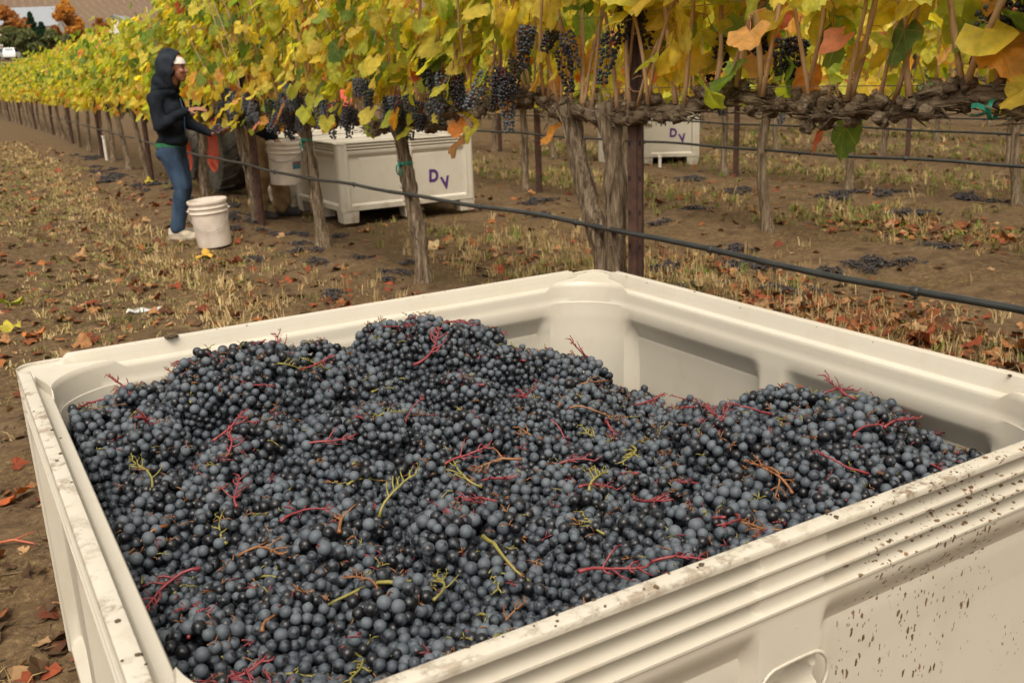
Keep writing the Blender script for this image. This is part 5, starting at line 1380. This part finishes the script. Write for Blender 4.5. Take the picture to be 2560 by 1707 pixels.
def car(dx, D, rz, label):
    x, y = far_pt(dx, D); root = empty("car", (x, y, gz(x, y) + .02), rz); tag(root, label, "car", "white cars parked below the hedge")
    sec = [(-2.1, .55, .78), (-2.06, .30, 1.05), (-1.98, .30, 1.15), (-1.66, .30, 1.66), (0.4, .30, 1.70), (1.2, .30, 1.12), (2.0, .30, 0.95), (2.15, .50, 0.72)]
    mb = MB(); v = []; f = []
    for xx, zb, zt in sec:
        tp = 0.66 if zt > 1.3 else 0.82
        v += [(xx, -.86, zb), (xx, -.88, min(zt, .98)), (xx, -tp, zt), (xx, tp, zt), (xx, .88, min(zt, .98)), (xx, .86, zb)]
    for k in range(len(sec) - 1):
        for j in range(6): f.append((k * 6 + j, (k + 1) * 6 + j, (k + 1) * 6 + (j + 1) % 6, k * 6 + (j + 1) % 6))
    f += [tuple(range(6)), tuple(len(v) - 1 - j for j in range(6))]; mb.add(v, f); mb.build("body", M["carwhite"], root, True, 30)
    for sg in (-1, 1):
        mb = MB(); q = [(-1.75, sg * .86, 1.05), (0.80, sg * .86, 1.05), (0.35, sg * .70, 1.60), (-1.5, sg * .70, 1.60)]; mb.add([(p[0], p[1] + sg * .03, p[2]) for p in q], [(0, 1, 2, 3)]); mb.build("side_window", M["glass"], root, False)
    mb = MB(); mb.add([(-2.01, -.66, 1.17), (-2.01, .66, 1.17), (-1.735, -0 + .58, 1.60), (-1.735, -.58, 1.60)], [(0, 1, 2, 3)]); mb.build("rear_window", M["glass"], root, False)
    for xx in (-1.35, 1.35):
        for sg in (-1, 1):
            mb = MB(); mb.tube([(xx, sg * .70, .32), (xx, sg * .89, .32)], 0.32, 16); mb.build("wheel", M["tyre"], root)
car(0.0772, 172, math.radians(75), "white car seen from behind, below the grey green shrubs")
car(0.0655, 173, math.radians(62), "white car at the far end of the parking below the shrubs")

# ------------------------------------------------------------------ on the ground
# individual fallen leaves
def flat_leaf(x, y, s_, col, label, group, tilt=0.35):
    o = bpy.data.objects.new("fallen_leaf", random.choice(DEAD)); COL.objects.link(o)
    o.location = (x, y, gz(x, y) + 0.012 + s_ * .12); o.rotation_euler = (random.gauss(0, tilt), random.gauss(0, tilt) + (PI if random.random() < .4 else 0), random.uniform(0, 6.28)); o.scale = (s_,) * 3
    o.color = (*col, 1); tag(o, label, "fallen leaf", group)
DCOL = [(0.21, 0.070, 0.026), (0.27, 0.105, 0.036), (0.155, 0.044, 0.020), (0.33, 0.165, 0.070), (0.36, 0.22, 0.11), (0.105, 0.042, 0.020), (0.25, 0.060, 0.026)]
DNAME = ['rust brown', 'orange brown', 'dark rust red', 'tan orange', 'pale tan', 'dark brown', 'brick red']
def inbin(x, y): return -0.02 < x < 1.62 and 0.6 < y < 2.22
def scatter(n, xr, yr, group, label, smin=.06, smax=.10, gauss=None):
    k = 0
    while k < n:
        if gauss: x, y = random.gauss(gauss[0], gauss[2]), random.gauss(gauss[1], gauss[3])
        else: x, y = random.uniform(*xr), random.uniform(*yr)
        if inbin(x, y) or (3.0 < x < 4.6 and 8.2 < y < 11.3): continue
        ci = random.randrange(len(DCOL)); flat_leaf(x, y, random.uniform(smin, smax), DCOL[ci], DNAME[ci] + ' ' + label, group); k += 1
scatter(105, 0, 0, "leaves drifted beyond the hose", "curled leaf in the drift beyond the nearest row's hose", .05, .095, (3.90, 3.15, .20, .52))
scatter(60, (3.2, 4.5), (1.9, 6.2), "loose leaves in the stubble", "leaf among the stubble beyond the nearest row's hose", .05, .09)
scatter(92, (0.05, 2.3), (2.8, 9.0), "leaves on the picking alley", "leaf lying on the grass of the picking alley", .05, .085)
scatter(44, (0.2, 2.3), (9.0, 18), "leaves far down the alley", "leaf far down the picking alley", .07, .10)
scatter(26, 0, 0, "leaves near the third row", "leaf in the drift beyond the second row's trunks", .06, .10, (6.6, 4.8, .28, .42))
scatter(30, (2.6, 7.5), (2.5, 9.0), "leaves between the rows", "leaf on the strip of grass between the rows", .06, .10)
for x, y, s_, c, lb in ((0.27, 6.80, .14, (0.34, 0.40, 0.05), "big yellow green leaf on bare earth at the alley's edge"), (0.24, 6.12, .09, (0.42, 0.36, 0.05), "yellowish leaf on bare earth, near the big yellow green one"), (0.04, 3.50, .10, (0.40, 0.10, 0.03), "orange red leaf on bare earth beside the near bin"),
                        (0.33, 5.85, .10, (0.45, 0.16, 0.05), "orange brown leaf near the crumpled wrapper"), (1.72, 7.75, .12, (0.62, 0.36, 0.06), "yellow leaf under the bucket on the ground"), (2.50, 14.0, .09, (0.42, 0.34, 0.05), "bright yellow leaf at the foot of the dark post"),
                        (2.35, 4.55, .10, (0.55, 0.36, 0.17), "pale tan leaf on the soil by the thick trunk"), (3.3, 6.9, .13, (0.58, 0.42, 0.22), "pale crumpled leaf in front of the stencilled bin"), (1.85, 2.55, .09, (0.5, 0.3, 0.12), "tan leaf behind the bin's far right corner")):
    flat_leaf(x, y, s_, c, lb, None, .2)
# the rest of the litter in one mass
VV, FF, CC = [], [], []; off = 0
for k in range(7600):
    q = random.random()
    if q < .48: x, y = random.uniform(-.7, 2.4), 2.3 + 26 * random.random() ** 1.7
    elif q < .58: x, y = random.uniform(3.0, 4.7), random.uniform(1.8, 6.5)
    elif q < .84: x, y = random.uniform(2.6, 14), random.uniform(1.5, 17)
    elif q < .95: x, y = random.gauss(3.9, .26), random.gauss(3.15, .6)
    else: x, y = random.gauss(6.6, .3), random.gauss(4.8, .5)
    if inbin(x, y): continue
    v, f = SL[random.randrange(5)]; s_ = random.uniform(.022, .06); R3 = np.array(Euler((random.gauss(0, .35), random.gauss(0, .35), random.uniform(0, 6.28))).to_matrix())
    VV.append((v * s_) @ R3.T + (x, y, gz(x, y) + .010)); FF.append(f + off); off += len(v); CC.append(np.tile(np.array(random.choice(DCOL + [(0.09, .05, .026)] * 6)) * random.uniform(.7, 1.1), (len(v), 1)))
tag(link("leaf_litter", np_mesh("leaf_litter", np.concatenate(VV), np.concatenate(FF), M["dead_mass"], np.concatenate(CC))), kind="stuff")

# grass and stubble
def grass(name, tufts, blades, hgt, cols, where, lean=0.5, wdt=0.0022):
    VV, FF, CC = [], [], []; off = 0; r_ = random.Random(hash(name) % 1000 if False else len(name) * 31)
    done = 0
    while done < tufts:
        x, y = where(r_)
        if inbin(x, y) or (3.08 < x < 4.55 and 8.25 < y < 11.25): continue
        done += 1; z = gz(x, y); D = math.hypot(x, y); wk = wdt * (1 + D * 0.10); c0 = r_.choice(cols); hh = hgt * r_.uniform(.5, 1.3); az0 = r_.uniform(0, 6.28)
        for b in range(r_.randint(*blades)):
            bx, by = x + r_.gauss(0, .018), y + r_.gauss(0, .018); az = r_.uniform(0, 6.28) if r_.random() < .6 else az0 + r_.gauss(0, .4); le = abs(r_.gauss(0, lean)); h = hh * r_.uniform(.5, 1.15)
            d = Vector((math.cos(az), math.sin(az), 0)); p = Vector((-d.y, d.x, 0)); b0 = Vector((bx, by, z - .004)); m_ = b0 + d * h * math.sin(le) * .5 + Vector((0, 0, h * math.cos(le) * .6)); t = b0 + d * h * math.sin(min(1.5, le * 1.5)) + Vector((0, 0, h * max(.06, math.cos(min(1.5, le * 1.5)))))
            VV += [b0 - p * wk, b0 + p * wk, m_ + p * wk * .8, m_ - p * wk * .8, t + p * wk * .2, t - p * wk * .2]; FF += [(off, off + 1, off + 2, off + 3), (off + 3, off + 2, off + 4, off + 5)]; off += 6
            k = r_.uniform(.7, 1.15); CC += [(c0[0] * k, c0[1] * k, c0[2] * k)] * 6
    tag(link(name, np_mesh(name, [tuple(v) for v in VV], FF, M["blade"], np.array(CC))), kind="stuff")
STRAW = [(0.40, 0.29, 0.13), (0.33, 0.23, 0.10), (0.48, 0.36, 0.18), (0.26, 0.17, 0.075)]; OLIVE = [(0.20, 0.185, 0.055), (0.15, 0.15, 0.04), (0.27, 0.23, 0.08)]; GREEN = [(0.13, 0.19, 0.03), (0.17, 0.23, 0.04), (0.19, 0.21, 0.05)]
def w_alley(r_):
    while True:
        x, y = r_.uniform(-.9, 2.2), 2.2 + 24 * r_.random() ** 1.5
        if x < 0.5 and y < 5.0 and r_.random() < .9: continue
        d = 0.50 + 0.75 * float(wob(x * 1.6, y * .6, 0.9, 3)) + 0.35 * float(wob(x, y, 3.1, 4))
        if x > 1.55: d -= 0.45
        if r_.random() < d: return x, y
def w_band(r_):
    while True:
        y = 5 + 24 * r_.random() ** 1.3; x = r_.gauss(1.35 + .012 * y, .12 + .004 * y)
        if r_.random() < .55 + .5 * float(wob(x, y, 2.2, 9)): return x, y
def w_back(r_):
    while True:
        x, y = r_.gauss(3.85, .42), r_.uniform(1.6, 7.0)
        if r_.random() < .12: x, y = r_.uniform(1.7, 2.4), r_.uniform(0, 7)
        if r_.random() < .6 + .6 * float(wob(x, y, 2.4, 6)): return x, y
def w_rows(r_):
    while True:
        x = r_.choice((r_.gauss(3.75, .40), r_.gauss(6.75, .45), r_.gauss(9.3, .5), r_.gauss(12.0, .6), r_.gauss(14.7, .7))); y = r_.uniform(.5, 15)
        if r_.random() < .5 + .7 * float(wob(x, y, 1.1, 8)): return x, y
grass("dry_grass", 3900, (5, 13), .046, STRAW + OLIVE[:1], w_alley, 1.15)
grass("straw_band", 820, (6, 16), .080, STRAW, w_band, .8)
grass("stubble", 900, (5, 13), .085, STRAW, w_back, .28, .0017)
grass("alley_grass", 1700, (5, 12), .042, OLIVE + GREEN[2:], w_alley, .9)
grass("row_strip_grass", 3400, (6, 14), .075, OLIVE * 2 + GREEN + STRAW[:2], w_rows, .45)
grass("row_strip_straw", 1500, (5, 12), .10, STRAW, w_rows, .45)

# bunches dropped under the vines
def dropped_mesh(seed):
    r_ = random.Random(seed); mb = MB(); P = []; nb = r_.randint(22, 40); ex = r_.uniform(.055, .085); ey = r_.uniform(.03, .05); t = 0
    while len(P) < nb and t < 1500:
        t += 1; p = Vector((r_.gauss(0, .5) * ex, r_.gauss(0, .5) * ey, 0)); p.z = 0.004 + 0.022 * math.exp(-(p.x / ex) ** 2 * 2 - (p.y / ey) ** 2 * 2) * r_.random()
        if all((p - q).length > 0.010 for q in P): P.append(p)
    for p in P:
        r = r_.uniform(.0055, .0082); mb.add(ico1_v * r * (1, 1, .85) + np.array(p), ico1_f)
    mb.tube([(-ex * .9, 0, .012), (0, .004, .02), (ex * .7, -.004, .01)], [.0022, .0018, .0012], 5, 1)
    for p in P: mb.tube([(p.x * .6, 0, .016), tuple(p)], [.001, .0008], 4, 1)
    return mb.mesh("dropped_grape_cluster", [M["raisin"], M["twig"]])
DROP = [dropped_mesh(60 + k) for k in range(5)]
def drop(x, y, label, group, s_):
    o = link("dropped_grape_cluster", random.choice(DROP), None, (x, y, gz(x, y) + .003), (random.gauss(0, .08), random.gauss(0, .08), random.uniform(0, 6.28)), s_); tag(o, label, "grape bunch", group)
for k in range(34):
    x, y = random.gauss(2.42, .26), random.uniform(4.4, 9.6)
    drop(x, y, "dark grape bunch dropped near " + ("the thick straight trunk" if y < 6.2 else "the leaning trunk" if y < 8 else "the tan trousers") + (", alley side of the row" if x < 2.48 else ", bin side of the row"), "bunches dropped under the nearest row", random.uniform(1.1, 1.7))
for k in range(30): drop(random.gauss(2.45, .20), random.uniform(10.2, 21), "dark grape bunch dropped far along the nearest row", "bunches dropped far along the nearest row", random.uniform(1.5, 2.6))
CL2 = [(5.0, 4.2), (5.25, 4.05), (4.3, 4.0), (4.55, 4.6), (4.9, 5.1), (4.2, 5.0), (5.9, 4.2), (6.0, 6.8), (3.9, 4.3), (5.3, 6.4), (5.6, 7.2), (4.9, 7.6), (5.2, 8.1)]
for cx_, cy_ in CL2:
    for k in range(random.randint(2, 4)): drop(random.gauss(cx_, .10), random.gauss(cy_, .08), "dark grape bunch dropped on the soil near the second row", "bunches dropped near the second row", random.uniform(1.2, 1.9))
for cx_, cy_ in ((7.75, 6.5), (7.9, 6.2), (7.5, 6.4), (7.3, 7.6), (8.1, 5.4), (8.3, 4.9), (7.7, 8.6), (7.2, 5.3)):
    for k in range(random.randint(3, 5)): drop(random.gauss(cx_, .11), random.gauss(cy_, .07), "dark grape bunch dropped in the heaps along the third row", "bunches dropped along the third row", random.uniform(1.5, 2.3))

# twigs on the bare earth left of the bin
for k in range(46):
    x, y = (random.uniform(-0.25, 0.30), random.uniform(2.15, 4.8)) if k < 34 else (random.uniform(3.6, 7.0), random.uniform(2.8, 7.5))
    if inbin(x, y): continue
    L = random.uniform(.06, .22); a = random.gauss(-.35, .5); z = gz(x, y) + .004; d = Vector((math.cos(a), math.sin(a), 0))
    mb = MB(); mid = d * L * .5 + Vector((random.gauss(0, .01), random.gauss(0, .01), random.uniform(.002, .012))); r0 = random.choice((.0018, .0022, .003, .004)); P = [Vector((0, 0, 0)), mid, d * L]
    mb.tube(P, [r0, r0 * 1.1, r0 * .7], 6)
    if random.random() < .5: e = mid + Vector((math.cos(a + .7), math.sin(a + .7), .15)) * L * .3; mb.tube([mid, e], [r0 * .7, r0 * .4], 5)
    o = mb.build("twig", M["twig"] if random.random() < .75 else M["petiole"], None, True, None, (x, y, z)); tag(o, "dry twig on the bare earth left of the near bin" if k < 34 else "dry pruned twig on the soil between the rows", "twig", "twigs left of the near bin" if k < 34 else "twigs between the rows")
# chips of stalk and bark trodden into the earth
mb = MB()
for k in range(2200):
    x, y = (random.uniform(-0.4, 0.4), random.uniform(1.9, 5.5)) if k < 1000 else (random.uniform(2.2, 7.5), random.uniform(2, 9))
    if inbin(x, y): continue
    L = random.uniform(.012, .05); a = random.uniform(0, 6.28); z = gz(x, y) + .003; w = random.uniform(.001, .0028); d = Vector((math.cos(a), math.sin(a), random.gauss(0, .15))); p = Vector((-d.y, d.x, 0)) * w
    b0 = Vector((x, y, z)); mb.add([b0 - p, b0 + p, b0 + d * L + p * .6, b0 + d * L - p * .6, b0 + d * L * .5 + Vector((0, 0, w * 2))], [(0, 1, 4), (1, 2, 4), (2, 3, 4), (3, 0, 4)])
tag(mb.build("bark_chips", M["twig"], None, False), kind="stuff")

# litter and stakes
mb = MB(); v = []; f = []
for i in range(9):
    for j in range(4):
        x, y = -0.12 + 0.03 * i, -0.026 + 0.017 * j; v.append((x + random.gauss(0, .004), y + random.gauss(0, .003), 0.006 + 0.006 * math.sin(i * 1.7 + j) + random.gauss(0, .003)))
for i in range(8):
    for j in range(3): a = i * 4 + j; f.append((a, a + 4, a + 5, a + 1))
mb.add(v, f); o = mb.build("wrapper", M["wrapper"], None, False, None, (0.97, 6.08, gz(.97, 6.08) + .012)); o.rotation_euler = (0.15, 0, -0.55); sl = o.modifiers.new("t", 'SOLIDIFY'); sl.thickness = 0.002
tag(o, "crumpled silvery white wrapper lying on the dry grass", "wrapper")
def stake(x, y, h, label, r=.02):
    mb = MB(); mb.tube([(0, 0, -.05), (0, 0, h)], r, 12); mb.tube([(0, 0, h), (0, 0, h + .03)], r * 1.35, 12); o = mb.build("pipe_riser", M["stake"], None, True, 40, (x, y, gz(x, y))); tag(o, label, "pipe riser", "white pipe risers")
stake(8.02, 9.75, .13, "short white pipe riser in front of the far bin"); stake(9.2, 13.6, .22, "white pipe riser standing behind the far bin's left end"); stake(2.72, 19.0, .42, "white tube stake at a vine far along the nearest row", .026)
